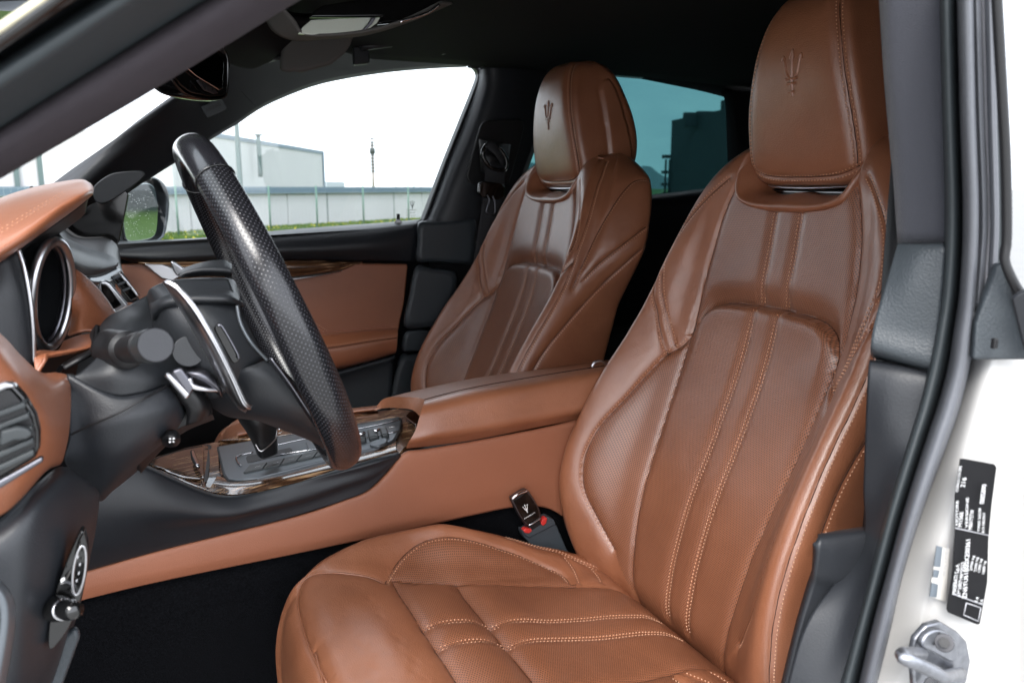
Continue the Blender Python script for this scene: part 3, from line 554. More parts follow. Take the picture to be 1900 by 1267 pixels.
# certification label on the jamb
lb = plate('rating_label', PP([(1782, 851, .3955), (1790, 851, .3945), (1845, 861, .3900), (1849, 867, .390), (1840, 935, .388), (1834, 1000, .387), (1832, 1080, .387), (1818, 1157, .386), (1812, 1158, .386), (1760, 1136, .390), (1757, 1130, .390), (1768, 1060, .391), (1773, 985, .392), (1772, 920, .394)]), 'label', car, thick=.0006, bev=0)
lp_pl = [P(1782, 851, .3945), P(1760, 1136, .389), P(1849, 867, .389)]
ln_ = np.cross(lp_pl[1]-lp_pl[0], lp_pl[2]-lp_pl[0]); ln_ /= np.linalg.norm(ln_)
def LP(px, py): 
    q = P(px, py, pl=(lp_pl[0], ln_)); return q*.9955
def ltext(t, x0, y0, x1, y1, hpx, m='white', parent=lb):
    a, b_ = LP(x0, y0), LP(x1, y1); up_ = LP(x0-hpx, y0-hpx*.12)-a
    xd = b_-a; yd = up_-np.dot(up_, xd)/np.dot(xd, xd)*xd
    text3d('printed_text', t, a, xd, yd, np.linalg.norm(up_)*1.6, m, parent, depth=.0002, fit=np.linalg.norm(xd))
ltext('MASERATI S.p.A.', 1773, 1102, 1780, 1045, 6); ltext('e7*2007/46*0325', 1781, 1106, 1789, 1042, 5); ltext('ZN6YU61B00X200361', 1793, 1109, 1800, 1000, 7)
ltext('2700 kg', 1803, 1058, 1808, 1030, 4); ltext('5200 kg', 1811, 1060, 1815, 1033, 4); ltext('1300 kg', 1818, 1062, 1822, 1036, 4); ltext('1600 kg', 1826, 1065, 1829, 1040, 4)
ltext('M156E', 1784, 977, 1787, 949, 6); ltext('MOTORE', 1777, 974, 1778, 928, 4); ltext('M001TSTW', 1803, 982, 1807, 945, 6); ltext('VERSIONE', 1795, 978, 1797, 922, 4)
ltext('CODICE COLORE', 1777, 912, 1784, 864, 4); ltext('216', 1789, 904, 1793, 886, 7); ltext('0005890', 1825, 934, 1830, 898, 7)
ltext('TYRES 265/50', 1818, 985, 1820, 942, 4); ltext('R19 FRONT', 1826, 988, 1828, 950, 4); ltext('2.4', 1812, 1118, 1816, 1108, 5); ltext('2.6', 1822, 1120, 1824, 1112, 5)
for a_, b_ in (((1772, 979), (1835, 993)), ((1768, 1101), (1825, 1122))): tube('printed_rule', [LP(*a_), LP(*b_)], .0004, 'grey_print', lb, n=2, k=4)
for a_, b_ in (((1793, 1118), (1820, 1127)), ((1820, 1127), (1815, 1152)), ((1815, 1152), (1788, 1140)), ((1788, 1140), (1793, 1118))): tube('printed_rule', [LP(*a_), LP(*b_)], .0004, 'grey_print', lb, n=2, k=4)
l2 = plate('small_label', PP([(1738, 1012), (1762, 1018), (1755, 1116), (1725, 1106)], .3985), 'label2', car, thick=.0006, bev=0)
plate('foil_band', PP([(1738, 1012), (1749, 1015), (1745, 1052), (1733, 1050)], .3970), 'label3', l2, thick=.0004, bev=0); plate('foil_band', PP([(1733, 1056), (1744, 1058), (1740, 1072), (1731, 1070)], .3970), 'label3', l2, thick=.0004, bev=0)
plate('foil_band', PP([(1729, 1080), (1741, 1084), (1738, 1108), (1725, 1106)], .3970), 'label3', l2, thick=.0004, bev=0)
a_ = P(1753, 1068, .3965); text3d('printed_text', '06.02.3.EVKWI', a_, P(1759, 1022, .3965)-a_, P(1746, 1066, .3965)-a_, .004, 'grey_print', l2, fit=.026)
# ================================================================ seats
YC = .93
def interp_tab(tab, t):
    tab = np.array(tab, float); s = np.linspace(0, 1, len(tab)); c = catmull(tab, 400) if False else None
    from_ = tab; n = len(tab); x = t*(n-1); i = np.clip(np.floor(x).astype(int), 0, n-2); f = (x-i)[:, None]
    q = np.vstack([2*tab[0]-tab[1], tab, 2*tab[-1]-tab[-2]]); a, b, c_, d = q[i], q[i+1], q[i+2], q[i+3]
    return .5*((2*b)+(c_-a)*f+(2*a-5*b+4*c_-d)*f**2+(3*b-a-3*c_+d)*f**3)
def smooth1(x): x = np.clip(x, 0, 1); return x*x*(3-2*x)
def vnormals(G):
    du = np.gradient(G, axis=0); dv = np.gradient(G, axis=1); n = np.cross(du, dv); n /= np.maximum(np.linalg.norm(n, axis=2, keepdims=True), 1e-12); return n
def mindist(V, lines):
    """smallest distance of every vertex to a set of polylines"""
    Pn = np.vstack([catmull(l, max(8, int(np.sum(np.linalg.norm(np.diff(arr(l), axis=0), axis=1))/.003))) if len(l) < 200 else arr(l) for l in lines])
    out = np.empty(len(V)); P2 = (Pn**2).sum(1)
    for i in range(0, len(V), 4000):
        v = V[i:i+4000]; d = (v**2).sum(1)[:, None]+P2-2*v@Pn.T; out[i:i+4000] = np.sqrt(np.maximum(d.min(1), 0))
    return out
def noise1(V, s, seed=0):
    r = np.random.RandomState(seed); o = np.zeros(len(V))
    for k in range(7):
        d = r.normal(size=3); d /= np.linalg.norm(d); o += np.sin(V@d*s*(1+.45*k)+r.uniform(0, 6.3))/(1+.5*k)
    return o/2.5
def inside(poly, x, y):
    poly = np.array(poly); c = np.zeros(len(x), bool); j = len(poly)-1
    for i in range(len(poly)):
        xi, yi = poly[i]; xj, yj = poly[j]
        k = ((yi > y) != (yj > y)) & (x < (xj-xi)*(y-yi)/(yj-yi+1e-12)+xi); c ^= k; j = i
    return c
def bvh_of(G, closed=False):
    nu, nv = G.shape[:2]; V = G.reshape(-1, 3); return BVHTree.FromPolygons([Vector(v) for v in V], gridf(nu, nv))
def cast(bv, pts):
    o = []
    for px, py in pts:
        h = bv.ray_cast(Vector((0, 0, 0)), Vector(ray(px, py)).normalized())
        if h[0] is not None: o.append(np.array(h[0]))
    return o
def snap(bv, pts):
    q = [bv.find_nearest(Vector(p)) for p in pts]; return np.array([h[0] for h in q]), np.array([h[1] for h in q])
def mir(l): return [np.array((p[0], 2*YC-p[1], p[2])) for p in l]

def settle(bv, p, n, q):
    """drop points q onto the padded surface along the smooth normals n; the heights are evened out along the line"""
    h = np.zeros(len(q))
    for k in range(len(q)):
        r_ = bv.ray_cast(Vector(q[k]+n[k]*.022), Vector(-n[k]), .06); h[k] = .022-r_[3] if r_[0] is not None else np.nan
    ok = ~np.isnan(h)
    if not ok.any(): return q
    h = np.interp(np.arange(len(h)), np.arange(len(h))[ok], h[ok])
    for _ in range(3): h = np.convolve(np.pad(h, 2, 'edge'), [.1, .2, .4, .2, .1], 'valid')
    return q+n*h[:, None]
def line_frame(base, line):
    ln = float(np.sum(np.linalg.norm(np.diff(arr(line), axis=0), axis=1))); p = catmull(line, max(12, int(ln/.005)))
    p, n = snap(base, p); ref = n.mean(0); 
    for _ in range(6): n[1:-1] = (n[:-2]+n[1:-1]*2+n[2:])/4
    for _ in range(4): p[1:-1] = (p[:-2]+p[1:-1]*2+p[2:])/4
    n /= np.linalg.norm(n, axis=1)[:, None]; T = np.gradient(p, axis=0); T /= np.linalg.norm(T, axis=1)[:, None]; return p, n, T
def stitched(bv, line, offs, outward, base=None, cen=None):
    """offset copies of a seam, laid on the surface"""
    p, n, T = line_frame(base or bv0, line); c_ = cen if cen is not None else np.array((.93, YC, -.3))
    n = np.where((((p-c_)*n).sum(1) > 0)[:, None], n, -n) if outward is None else np.where((n@outward > 0)[:, None], n, -n)
    s = np.cross(T, n); return [(settle(bv, p, n, p+s*of), n) for of in offs]
def welt(bv, base, line, outward, parent, r=.0009, m='seam', up=-.0003):
    p, n, T = line_frame(base, line); n = np.where((n@outward > 0)[:, None], n, -n); q = settle(bv, p, n, p)+n*up
    return tube('seam_welt', q, r, m, parent, n=0, k=6)
def weld_to(V, F, pid, lines, tol=.0045):
    """pull the vertices on panel borders onto the seam lines, so that cut edges run clean"""
    lo = np.full(len(V), 99); hi = np.full(len(V), -1)
    for c in range(4): np.minimum.at(lo, F[:, c], pid); np.maximum.at(hi, F[:, c], pid)
    b = np.where(lo != hi)[0]; Pn = np.vstack([catmull(l, max(30, int(np.sum(np.linalg.norm(np.diff(arr(l), axis=0), axis=1))/.0006))) for l in lines])
    for i in range(0, len(b), 2000):
        k = b[i:i+2000]; v = V[k]; d = (v**2).sum(1)[:, None]+(Pn**2).sum(1)-2*v@Pn.T; a = d.argmin(1); ok = d[np.arange(len(k)), a] < tol**2; V[k[ok]] = Pn[a[ok]]
BACK = [  # z, centre x, edge x, half width, centre panel half width, rear x
 (-.75, .765, .76, .205, .098, .85), (-.70, .722, .705, .228, .104, .855), (-.65, .700, .668, .247, .113, .86), (-.60, .702, .648, .260, .120, .865), (-.55, .711, .638, .268, .125, .868),
 (-.50, .724, .636, .272, .130, .872), (-.45, .743, .646, .272, .135, .880), (-.40, .765, .666, .269, .140, .892), (-.35, .786, .692, .265, .144, .905), (-.30, .806, .722, .261, .148, .920),
 (-.25, .824, .756, .257, .152, .933), (-.20, .840, .786, .252, .155, .948), (-.15, .852, .808, .246, .155, .960), (-.10, .861, .830, .238, .150, .974), (-.05, .868, .852, .226, .141, .986),
 (-.01, .874, .870, .212, .128, .995), (.02, .882, .888, .198, .112, 1.0), (.045, .896, .908, .180, .095, 1.002), (.065, .916, .932, .156, .08, 1.0), (.078, .945, .958, .125, .065, .995)]
NU, NV = 330, 361
def back_grid():
    tt = np.linspace(0, 1, NU); T = interp_tab(BACK, tt); G = np.empty((NU, NV, 3)); h = (NV+1)//2
    for i, (z, xc, xe, W, wc, xb) in enumerate(T):
        p = xc-xe; fl_ = .055*smooth1(np.array([(z+.26)/.16]))[0]*(1-.6*smooth1(np.array([(z-.01)/.06]))[0])
        c = [(0, xc+.004), (wc*.5, xc+.002), (wc*.9, xc-.002), (wc+.22*(W-wc), xc-.16*p-.004), (wc+.5*(W-wc), xc-.50*p-.010), (wc+.75*(W-wc), xc-.86*p-.008), (W-.016, xe-.001), (W-.003, xe+.007), (W+.002, xe+.026),
             (W+.003+fl_*.35, xe+.3*(xb-xe)), (W-.001+fl_*.75, xe+.6*(xb-xe)), (W-.008+fl_, xb-.02), (W-.02+fl_, xb-.004), (W-.05+fl_, xb+.004), (W*.4, xb+.008)]
        a = np.array([(q[1], q[0]) for q in c]); k = catmull(np.array([(q[0], q[1]) for q in a]), h)
        # sampling: denser over the front
        G[i, h-1:, 0] = k[:, 0]; G[i, h-1:, 1] = YC-k[:, 1]; G[i, h-1::-1, 0] = k[:, 0]; G[i, h-1::-1, 1] = YC+k[:, 1]; G[i, :, 2] = z
    return G
G0 = back_grid(); bv0 = bvh_of(G0)
tabz = np.array(BACK)[:, 0]
def front_pt(y, z):
    h = bv0.ray_cast(Vector((-.5, YC+y, z)), Vector((1, 0, 0))); return np.array(h[0]) if h[0] is not None else None
def fl(pts): return [q for q in (front_pt(y, z) for y, z in pts) if q is not None]
wc_at = lambda z: float(np.interp(z, tabz, np.array(BACK)[:, 4])); W_at = lambda z: float(np.interp(z, tabz, np.array(BACK)[:, 3]))
# seams in (y, z) of the seat front, far side positive; the traced ones are cast on the padded shape
S3 = cast(bv0, [(1282, 620), (1262, 642), (1237, 656), (1205, 690), (1170, 729), (1119, 783), (1096, 818), (1081, 859), (1083, 911), (1111, 970), (1138, 1021)])
S3yz = [(p[1]-YC, p[2]) for p in S3]
S2 = cast(bv0, [(1352, 330), (1310, 368), (1271, 414), (1237, 475), (1227, 520), (1231, 562), (1251, 643)]); S2yz = [(p[1]-YC, p[2]) for p in S2]
0 and print('S3', [(round(a, 3), round(b, 3)) for a, b in S3yz]); 0 and print('S2', [(round(a, 3), round(b, 3)) for a, b in S2yz])
J = S3yz[2] if len(S3yz) > 5 else (.19, -.283)
centre = [(wc_at(z), z) for z in np.linspace(-.70, .03, 26)]
bump = [(-.1535, -.240), (-.146, -.216), (-.128, -.194), (-.10, -.181), (-.05, -.177), (0, -.176), (.05, -.177), (.10, -.181), (.128, -.194), (.146, -.216), (.1535, -.240)]
notch = [(p[1]-YC, p[2]) for p in cast(bv0, [(1237, 656), (1229, 628), (1222, 598), (1218, 572)])]; notch += [(.226, -.178), (.240, -.152)]
edge = [(W_at(z)-.004, z) for z in np.linspace(-.69, .06, 40)]
spine = [[(s*.026, z) for z in np.linspace(-.66, -.182, 20)] for s in (-1, 1)]; spine_u = [[(s*.026, z) for z in np.linspace(-.172, -.03, 10)] for s in (-1, 1)]
L3 = {}
for nm, ln in (('centre', centre), ('diag', S3yz), ('wing', S2yz), ('notch', notch)):
    L3[nm] = fl(ln); L3[nm+'m'] = fl([(-a, b) for a, b in ln])
L3['bump'] = fl(bump)
E3 = fl(edge); E3m = fl([(-a, b) for a, b in edge])
SP = [fl(l) for l in spine]+[fl(l) for l in spine_u]
# side panel seams (y just outside the edge), traced on the passenger seat's near side and shifted one seat over
DY = .76
def side_pt(z, f):
    xe, xb = float(np.interp(z, tabz, np.array(BACK)[:, 2])), float(np.interp(z, tabz, np.array(BACK)[:, 5])); h = bv0.ray_cast(Vector((xe+f*(xb-xe), YC-.6, z)), Vector((0, 1, 0))); return np.array(h[0]) if h[0] is not None else None
sl3 = lambda l: [q for q in (side_pt(*a) for a in l) if q is not None]
sideA = sl3([(-.42, .16), (-.36, .18), (-.31, .24), (-.25, .38), (-.18, .60), (-.13, .82), (-.11, .97)])
sideB = sl3([(-.205, .16), (-.15, .18), (-.09, .22), (-.04, .30), (-.005, .42), (.018, .58), (.022, .80), (.010, .97)])
sideC = sl3([(-.185, .24), (-.145, .40), (-.105, .62), (-.080, .82), (-.072, .97)])
def build_backrest(parent):
    G = G0.copy(); V = G.reshape(-1, 3).copy(); N_ = vnormals(G).reshape(-1, 3)
    cidx = (NU//2)*NV+NV//2
    if N_[cidx][0] > 0: N_ = -N_
    # split into the sewn panels
    F = np.array(gridf(NU, NV)); C = V[F].mean(1); yc = C[:, 1]-YC; zc = C[:, 2]; nf = N_[F[:, 0]]
    ay = np.abs(yc); wcz = np.interp(zc, tabz, np.array(BACK)[:, 4]); Wz = np.interp(zc, tabz, np.array(BACK)[:, 3])
    zb = np.interp(ay, [0, .05, .10, .128, .146, .1535], [-.176, -.177, -.181, -.194, -.216, -.240])
    xbz = np.interp(zc, tabz, np.array(BACK)[:, 5]); xez = np.interp(zc, tabz, np.array(BACK)[:, 2])
    isfront = (C[:, 0] < xez+.024) | ((ay < Wz-.02) & (C[:, 0] < (xbz+xez)/2+.02))
    pid = np.full(len(F), 7)
    cen = isfront & (ay < wcz); pid[cen & (zc >= zb)] = 0; pid[cen & (zc < zb)] = 1
    S3c = catmull([(a, b) for a, b in S3yz], 60); poly = [(a, b) for a, b in S3c]+[(wc_at(-.69)-.02, -.70), (-.0, -.70), (0, S3yz[0][1])]
    insb = isfront & (ay >= wcz) & inside(poly, ay, zc); pid[insb] = 2
    zt = np.interp(ay, [S3yz[0][0], J[0]]+[q[0] for q in notch[1:]], [S3yz[0][1], J[1]]+[q[1] for q in notch[1:]]); out = isfront & (ay >= wcz) & ~insb
    pid[out & (zc < zt)] = 3; pid[out & (zc >= zt)] = 4
    pid[~isfront] = 5; pid[~isfront & (C[:, 0] > xbz-.008)] = 6
    sl_all = [L3[k] for k in ('centre', 'centrem', 'diag', 'diagm', 'notch', 'notchm', 'bump')]+[E3, E3m]; weld_to(V, F, pid, sl_all)
    fine = [L3[k] for k in ('centre', 'centrem', 'diag', 'diagm', 'bump')]; dN = mindist(V, [L3['notch'], L3['notchm']])
    dA = mindist(V, fine); dE = mindist(V, [E3, E3m]); dS = mindist(V, SP); dW = mindist(V, [L3['wing'], L3['wingm']]); dB = mindist(V, [L3['bump']])
    sides = [sideA, sideB, sideC]+[mir(l) for l in (sideA, sideB, sideC)]; dD = mindist(V, sides)
    d = np.zeros(len(V))
    d -= .0040*np.exp(-(dA/.0036)**2)+.0032*np.exp(-(dA/.012)**2)+.0028*np.exp(-(dN/.0030)**2)+.002*np.exp(-(dN/.008)**2)
    d -= .0022*np.exp(-(dE/.0028)**2)+.0022*np.exp(-(dE/.012)**2)
    d -= .0016*np.exp(-(dS/.0028)**2)+.0035*np.exp(-(dS/.010)**2)
    d -= .0020*np.exp(-(dW/.0026)**2)+.0012*np.exp(-(dW/.008)**2)
    d -= .0022*np.exp(-(dD/.0028)**2)+.0016*np.exp(-(dD/.009)**2)
    # the lower insert swells at its head, the upper one dips to meet it
    y = V[:, 1]-YC; z = V[:, 2]; front = N_[:, 0] < -.2
    zb = np.interp(np.abs(y), [0, .05, .10, .128, .146, .1535], [-.176, -.177, -.181, -.194, -.216, -.240])
    low = front & (np.abs(y) < .15) & (z < zb); upp = front & (np.abs(y) < .16) & (z >= zb)
    wcv = np.interp(z, tabz, np.array(BACK)[:, 4]); fal = smooth1((wcv-np.abs(y))/.028)
    d += np.where(low, .007*np.exp(-(np.maximum(0, dB-.004)/.05)**1.5)*smooth1(dB/.012)*fal, 0); d -= np.where(upp, .009*np.exp(-(dB/.022)**2)*(.3+.7*fal), 0)
    # creases worn into the wing and small undulations
    wz = front & (np.abs(y) > .17)
    d += np.where(wz, .00035*noise1(V*np.array((1, 1, 1.6)), 95, 3)*smooth1((z+.34)/.05)*smooth1((-.02-z)/.06), 0)+.0008*noise1(V, 26, 5)+.0002*noise1(V, 80, 8)*np.exp(-(dA/.03)**2)
    V2 = V+N_*d[:, None]; sc_m = smooth1((.122-np.abs(y))/.012)*smooth1((z+.026-.03*(np.abs(y)/.12)**3)/.012)*(N_[:, 0] < .2); V2[:, 0] += .045*sc_m
    G2 = V2.reshape(NU, NV, 3); bv = bvh_of(G2)
    uv = np.stack([V[:, 1], V[:, 2]*1.05], 1)
    names = {0: ('upper_insert', 'hide_perf'), 1: ('lower_insert', 'hide_perf'), 2: ('bolster_insert', 'hide_perf'), 3: ('side_bolster', 'hide'), 4: ('shoulder_bolster', 'hide'), 5: ('side_panel', 'hide'), 6: ('back_panel', 'hide'), 7: ('back_panel', 'hide')}
    root = None; pid[pid == 7] = 6
    root = bpy.data.objects.new('backrest', None); COL.objects.link(root); root.parent = parent
    nrm_all = vnormals(G2).reshape(-1, 3); ci = (NU//2)*NV+NV//2; flip = nrm_all[ci][0] > 0; nrm_all = -nrm_all if flip else nrm_all
    Fq = F[:, ::-1] if np.dot(np.cross(V2[F[0][1]]-V2[F[0][0]], V2[F[0][3]]-V2[F[0][0]]), nrm_all[F[0][0]]) < 0 else F
    for k in range(7):
        for s in ((1, -1) if k in (2, 3, 4, 5) else (0,)):
            m_ = (pid == k) & ((yc*s > 0) if s else True)
            if not m_.any(): continue
            Fk = Fq[m_]; u, inv = np.unique(Fk, return_inverse=True); Fk = inv.reshape(Fk.shape); nm, mm = names[k]
            o = mk(nm, V2[u], Fk, mm, root, uvs=uv[u])
            o.data.normals_split_custom_set_from_vertices([tuple(q) for q in nrm_all[u]])
    outw = np.array((-1, 0, 0)); L_ = []
    for k in ('diag', 'diagm'): L_ += stitched(bv, L3[k], (.0045,) if k == 'diag' else (-.0045,), outw)
    for k in ('wing', 'wingm'): L_ += stitched(bv, L3[k], (-.0042, .0042), outw)
    for s in SP: L_ += stitched(bv, s, (-.0036, .0036), outw)
    for e, sg in ((E3, 1), (E3m, -1)): L_ += stitched(bv, e, (-.0055*sg,) , outw)
    for k in ('notch', 'notchm'): L_ += stitched(bv, L3[k], (-.004,), outw)
    for l in sides[:3]+sides[3:]: L_ += stitched(bv, l, (.004,), None)
    stitchset('stitching', L_, root)
    for k in ('centre', 'centrem', 'diag', 'diagm', 'notch', 'notchm', 'bump'): welt(bv, bv0, L3[k], outw, root)
    for l in sides[:3]: welt(bv, bv0, l, np.array((0, -1, 0)), root)
    for l in sides[3:]: welt(bv, bv0, l, np.array((0, 1, 0)), root)
    for l in (E3, E3m, L3['wing'], L3['wingm']): welt(bv, bv0, l, outw, root, .0007)
    return root, bv

CU = [  # path x, z of the centre line, edge rise, half width, centre half width, crown
 (.760, -.735, .000, .205, .11), (.715, -.685, .002, .225, .116), (.675, -.655, .010, .24, .121), (.63, -.641, .016, .25, .127), (.58, -.634, .028, .256, .134), (.52, -.625, .042, .260, .142), (.46, -.614, .054, .262, .150), (.40, -.602, .062, .262, .158),
 (.34, -.588, .052, .261, .166), (.30, -.577, .038, .26, .172), (.26, -.568, .021, .258, .178), (.22, -.564, .006, .254, .18), (.185, -.570, -.006, .249, .18), (.158, -.586, -.010, .243, .178), (.142, -.612, -.010, .238, .175), (.134, -.650, -.006, .236, .172), (.132, -.70, -.003, .236, .17), (.140, -.78, 0, .234, .168), (.15, -.86, 0, .232, .165)]
CNU, CNV = 260, 261
def cush_grid():
    tt = np.linspace(0, 1, CNU); T = interp_tab(CU, tt); G = np.empty((CNU, CNV, 3)); h = (CNV+1)//2
    path = T[:, :2]; tn = np.gradient(path, axis=0); tn /= np.linalg.norm(tn, axis=1)[:, None]; up2 = np.stack([tn[:, 1], -tn[:, 0]], 1)
    up2 = np.where((up2[:, 1:] < 0) & (up2[:, :1] > 0), -up2, up2)
    for i, (x, z, hh, W, wc) in enumerate(T):
        ux, uz = up2[i]
        if uz < 0 and ux > 0: ux, uz = -ux, -uz
        rnd = smooth1((.24-x)/.12)     # plan view corner rounding at the front
        c = [(0, 0, 0), (wc*.5, 0, 0), (wc*.92, .001, 0), (wc+.3*(W-wc), .22*hh+.004, 0), (wc+.62*(W-wc), .72*hh+.006, .000), (W-.022, hh+.002, .004), (W-.008, hh-.004, .010), (W, hh-.018, .02), (W+.004, hh-.05, .03), (W-.002, hh-.12, .04), (W-.01, hh-.22, .05)]
        q = []
        for yy, e, bk in c:
            if yy > W-.03:   # sides fall straight down
                dz = e-hh; q.append((x+ux*hh+bk*rnd*1.2+(0 if uz > .5 else .0), yy, z+uz*hh+dz*max(uz, .35)))
            else: q.append((x+ux*e+rnd*.03*(yy/W)**4, yy, z+uz*e))
        k = catmull(q, h)
        G[i, h-1:, 0] = k[:, 0]; G[i, h-1:, 1] = YC-k[:, 1]; G[i, h-1:, 2] = k[:, 2]; G[i, h-1::-1] = np.stack([k[:, 0], YC+k[:, 1], k[:, 2]], 1)
    return G
H0 = cush_grid(); bvc = bvh_of(H0)
def ct(pts): return cast(bvc, pts)
def top_pt(x, y):
    h = bvc.ray_cast(Vector((x, YC+y, .2)), Vector((0, 0, -1))); return np.array(h[0]) if h[0] is not None else None
C_arc = ct([(716, 1073), (743, 1035), (780, 1005), (820, 994), (871, 997), (938, 1017), (1005, 1042), (1046, 1062), (1059, 1080)])
C_front = [top_pt(.308, y) for y in np.linspace(-.175, .165, 20)]; C_cross = [top_pt(.405, y) for y in np.linspace(-.155, .150, 20)]
C_side = [top_pt(x, np.interp(x, [.30, .40, .46, .52, .58, .64, .70], [.172, .158, .150, .142, .134, .126, .118])) for x in np.linspace(.308, .70, 20)]
C_sm = mir(C_side)
C_lines = [[top_pt(x, s) for x in np.linspace(a, b, 12)] for s in (-.028, .026) for a, b in ((.312, .402), (.408, .70))]
C_pipe = ct([(601, 1262), (571, 1204), (551, 1143), (547, 1110), (551, 1090), (567, 1066), (601, 1057), (652, 1061), (716, 1073)])
C_edge = ct([(566, 1058), (600, 1034), (638, 1015), (690, 993), (736, 978), (793, 969), (837, 973), (880, 982), (938, 996), (985, 1008), (1033, 1021), (1070, 1037), (1110, 1055)])
C_r = [ct([(1030, 1017), (1050, 1032), (1068, 1055), (1078, 1080)]), ct([(1070, 1036), (1095, 1050), (1110, 1066), (1118, 1080)])]
0 and print('cushion', len(C_arc), len(C_pipe), len(C_edge), [np.round(p, 3) for p in C_edge[::3]], [np.round(p, 3) for p in C_arc[::3]])
def build_cushion(parent):
    V = H0.reshape(-1, 3).copy(); N_ = vnormals(H0).reshape(-1, 3)
    if N_[(CNU//3)*CNV+CNV//2][2] < 0: N_ = -N_
    F = np.array(gridf(CNU, CNV)); C = V[F].mean(1); yc = C[:, 1]-YC; ay = np.abs(yc); xc = C[:, 0]; up_ = N_[F[:, 0]][:, 2]
    ti = F[:, 0]//CNV; pathx = interp_tab(CU, np.linspace(0, 1, CNU))[:, 0]; wci = interp_tab(CU, np.linspace(0, 1, CNU))[:, 4][ti]; Wi = interp_tab(CU, np.linspace(0, 1, CNU))[:, 3][ti]
    inner = ay < wci; pid = np.full(len(F), 4)
    pid[inner & (xc >= .308) & (xc < .405)] = 0; pid[inner & (xc >= .405)] = 1
    Ac = catmull([(p[0], p[1]-YC) for p in C_arc], 60); poly = [(a, b) for a, b in Ac]+[(.70, .05), (.30, .05)]
    sb = (~inner) & (xc > .30); ins = sb & inside(poly, xc, ay); pid[ins] = 2; pid[sb & ~ins] = 3
    # nose ahead of the front seam, and the band around it
    nose = (xc < .308) & (ay < Wi-.035) & (ti < CNU*.80); nose |= inner & (xc < .308) & (ti < CNU*.80)
    pid[nose] = 5; pid[(ay > Wi+.0015)] = 6
    weld_to(V, F, pid, [C_front, C_cross, C_side, C_sm, C_arc, mir(C_arc), C_pipe, mir(C_pipe)])
    main = [C_front, C_cross, C_side, C_sm, C_arc, mir(C_arc)]; dA = mindist(V, main); dL = mindist(V, C_lines); dP = mindist(V, [C_pipe, mir(C_pipe)]); dE = mindist(V, [C_edge, mir(C_edge)]); dR = mindist(V, C_r+[mir(l) for l in C_r])
    dX = mindist(V, [C_front, C_cross])
    d = -.0035*np.exp(-(dA/.0035)**2)-.004*np.exp(-(dA/.014)**2)-.0015*np.exp(-(dL/.0025)**2)-.003*np.exp(-(dL/.011)**2)-.003*np.exp(-(dP/.003)**2)-.003*np.exp(-(dP/.012)**2)
    d += -.0018*np.exp(-(dE/.0025)**2)-.0015*np.exp(-(dE/.008)**2)-.002*np.exp(-(dR/.003)**2)-.002*np.exp(-(dR/.009)**2)
    y = V[:, 1]-YC; x = V[:, 0]; cen = (np.abs(y) < .16)
    puff = np.where(cen & (x > .308) & (x < .405), .012*np.sin(np.pi*np.clip((x-.308)/.097, 0, 1))**.8, 0)+np.where(cen & (x >= .405), .011*(1-np.exp(-(x-.405)/.022))*np.exp(-np.maximum(0, x-.43)/.14), 0)
    puff *= smooth1((.165-np.abs(y))/.03)
    d += puff*smooth1(dX/.012)+.0018*noise1(V*np.array((1.5, 1, 1)), 22, 11)+.0005*noise1(V, 70, 12)
    d += np.where(x < .30, -.0012*np.maximum(0, noise1(V*np.array((1.2, .5, 1)), 110, 14)-.35), 0)
    V2 = V+N_*d[:, None]; G2 = V2.reshape(CNU, CNV, 3); bv = bvh_of(G2)
    names = {0: ('front_insert', 'hide_perf'), 1: ('main_insert', 'hide_perf'), 2: ('bolster_insert', 'hide_perf'), 3: ('side_bolster', 'hide'), 4: ('front_band', 'hide'), 5: ('nose_pad', 'hide'), 6: ('side_skirt', 'hide')}
    root = bpy.data.objects.new('seat_cushion', None); COL.objects.link(root); root.parent = parent
    nr = vnormals(G2).reshape(-1, 3); nr = -nr if nr[(CNU//3)*CNV+CNV//2][2] < 0 else nr
    Fq = F[:, ::-1] if np.dot(np.cross(V2[F[0][1]]-V2[F[0][0]], V2[F[0][3]]-V2[F[0][0]]), nr[F[0][0]]) < 0 else F
    uv = np.stack([V[:, 0]*1.02, V[:, 1]], 1)
    for k in range(7):
        for s in ((1, -1) if k in (2, 3, 6) else (0,)):
            m_ = (pid == k) & ((yc*s > 0) if s else True)
            if not m_.any(): continue
            Fk = Fq[m_]; u, inv = np.unique(Fk, return_inverse=True); Fk = inv.reshape(Fk.shape); nm, mm = names[k]
            o = mk(nm, V2[u], Fk, mm, root, uvs=uv[u]); o.data.normals_split_custom_set_from_vertices([tuple(q) for q in nr[u]])
    ow = np.array((0, 0, 1.)); L_ = []
    for l in C_lines: L_ += stitched(bv, l, (-.0038, .0038), ow, bvc)
    for l, o_ in ((C_arc, .0045), (mir(C_arc), -.0045)): L_ += stitched(bv, l, (o_,), ow, bvc)
    for l in (C_edge, mir(C_edge)): L_ += stitched(bv, l, (-.004, .004), ow, bvc)
    for l in C_r+[mir(q) for q in C_r]: L_ += stitched(bv, l, (.0035,), ow, bvc)
    stitchset('stitching', L_, root)
    for l in (C_pipe, mir(C_pipe)): welt(bv, bvc, l, np.array((-.5, 0, 1.)), root, .0016, 'hide', .0008)
    for l in main: welt(bv, bvc, [p for p in l if p is not None], ow, root)
    return root

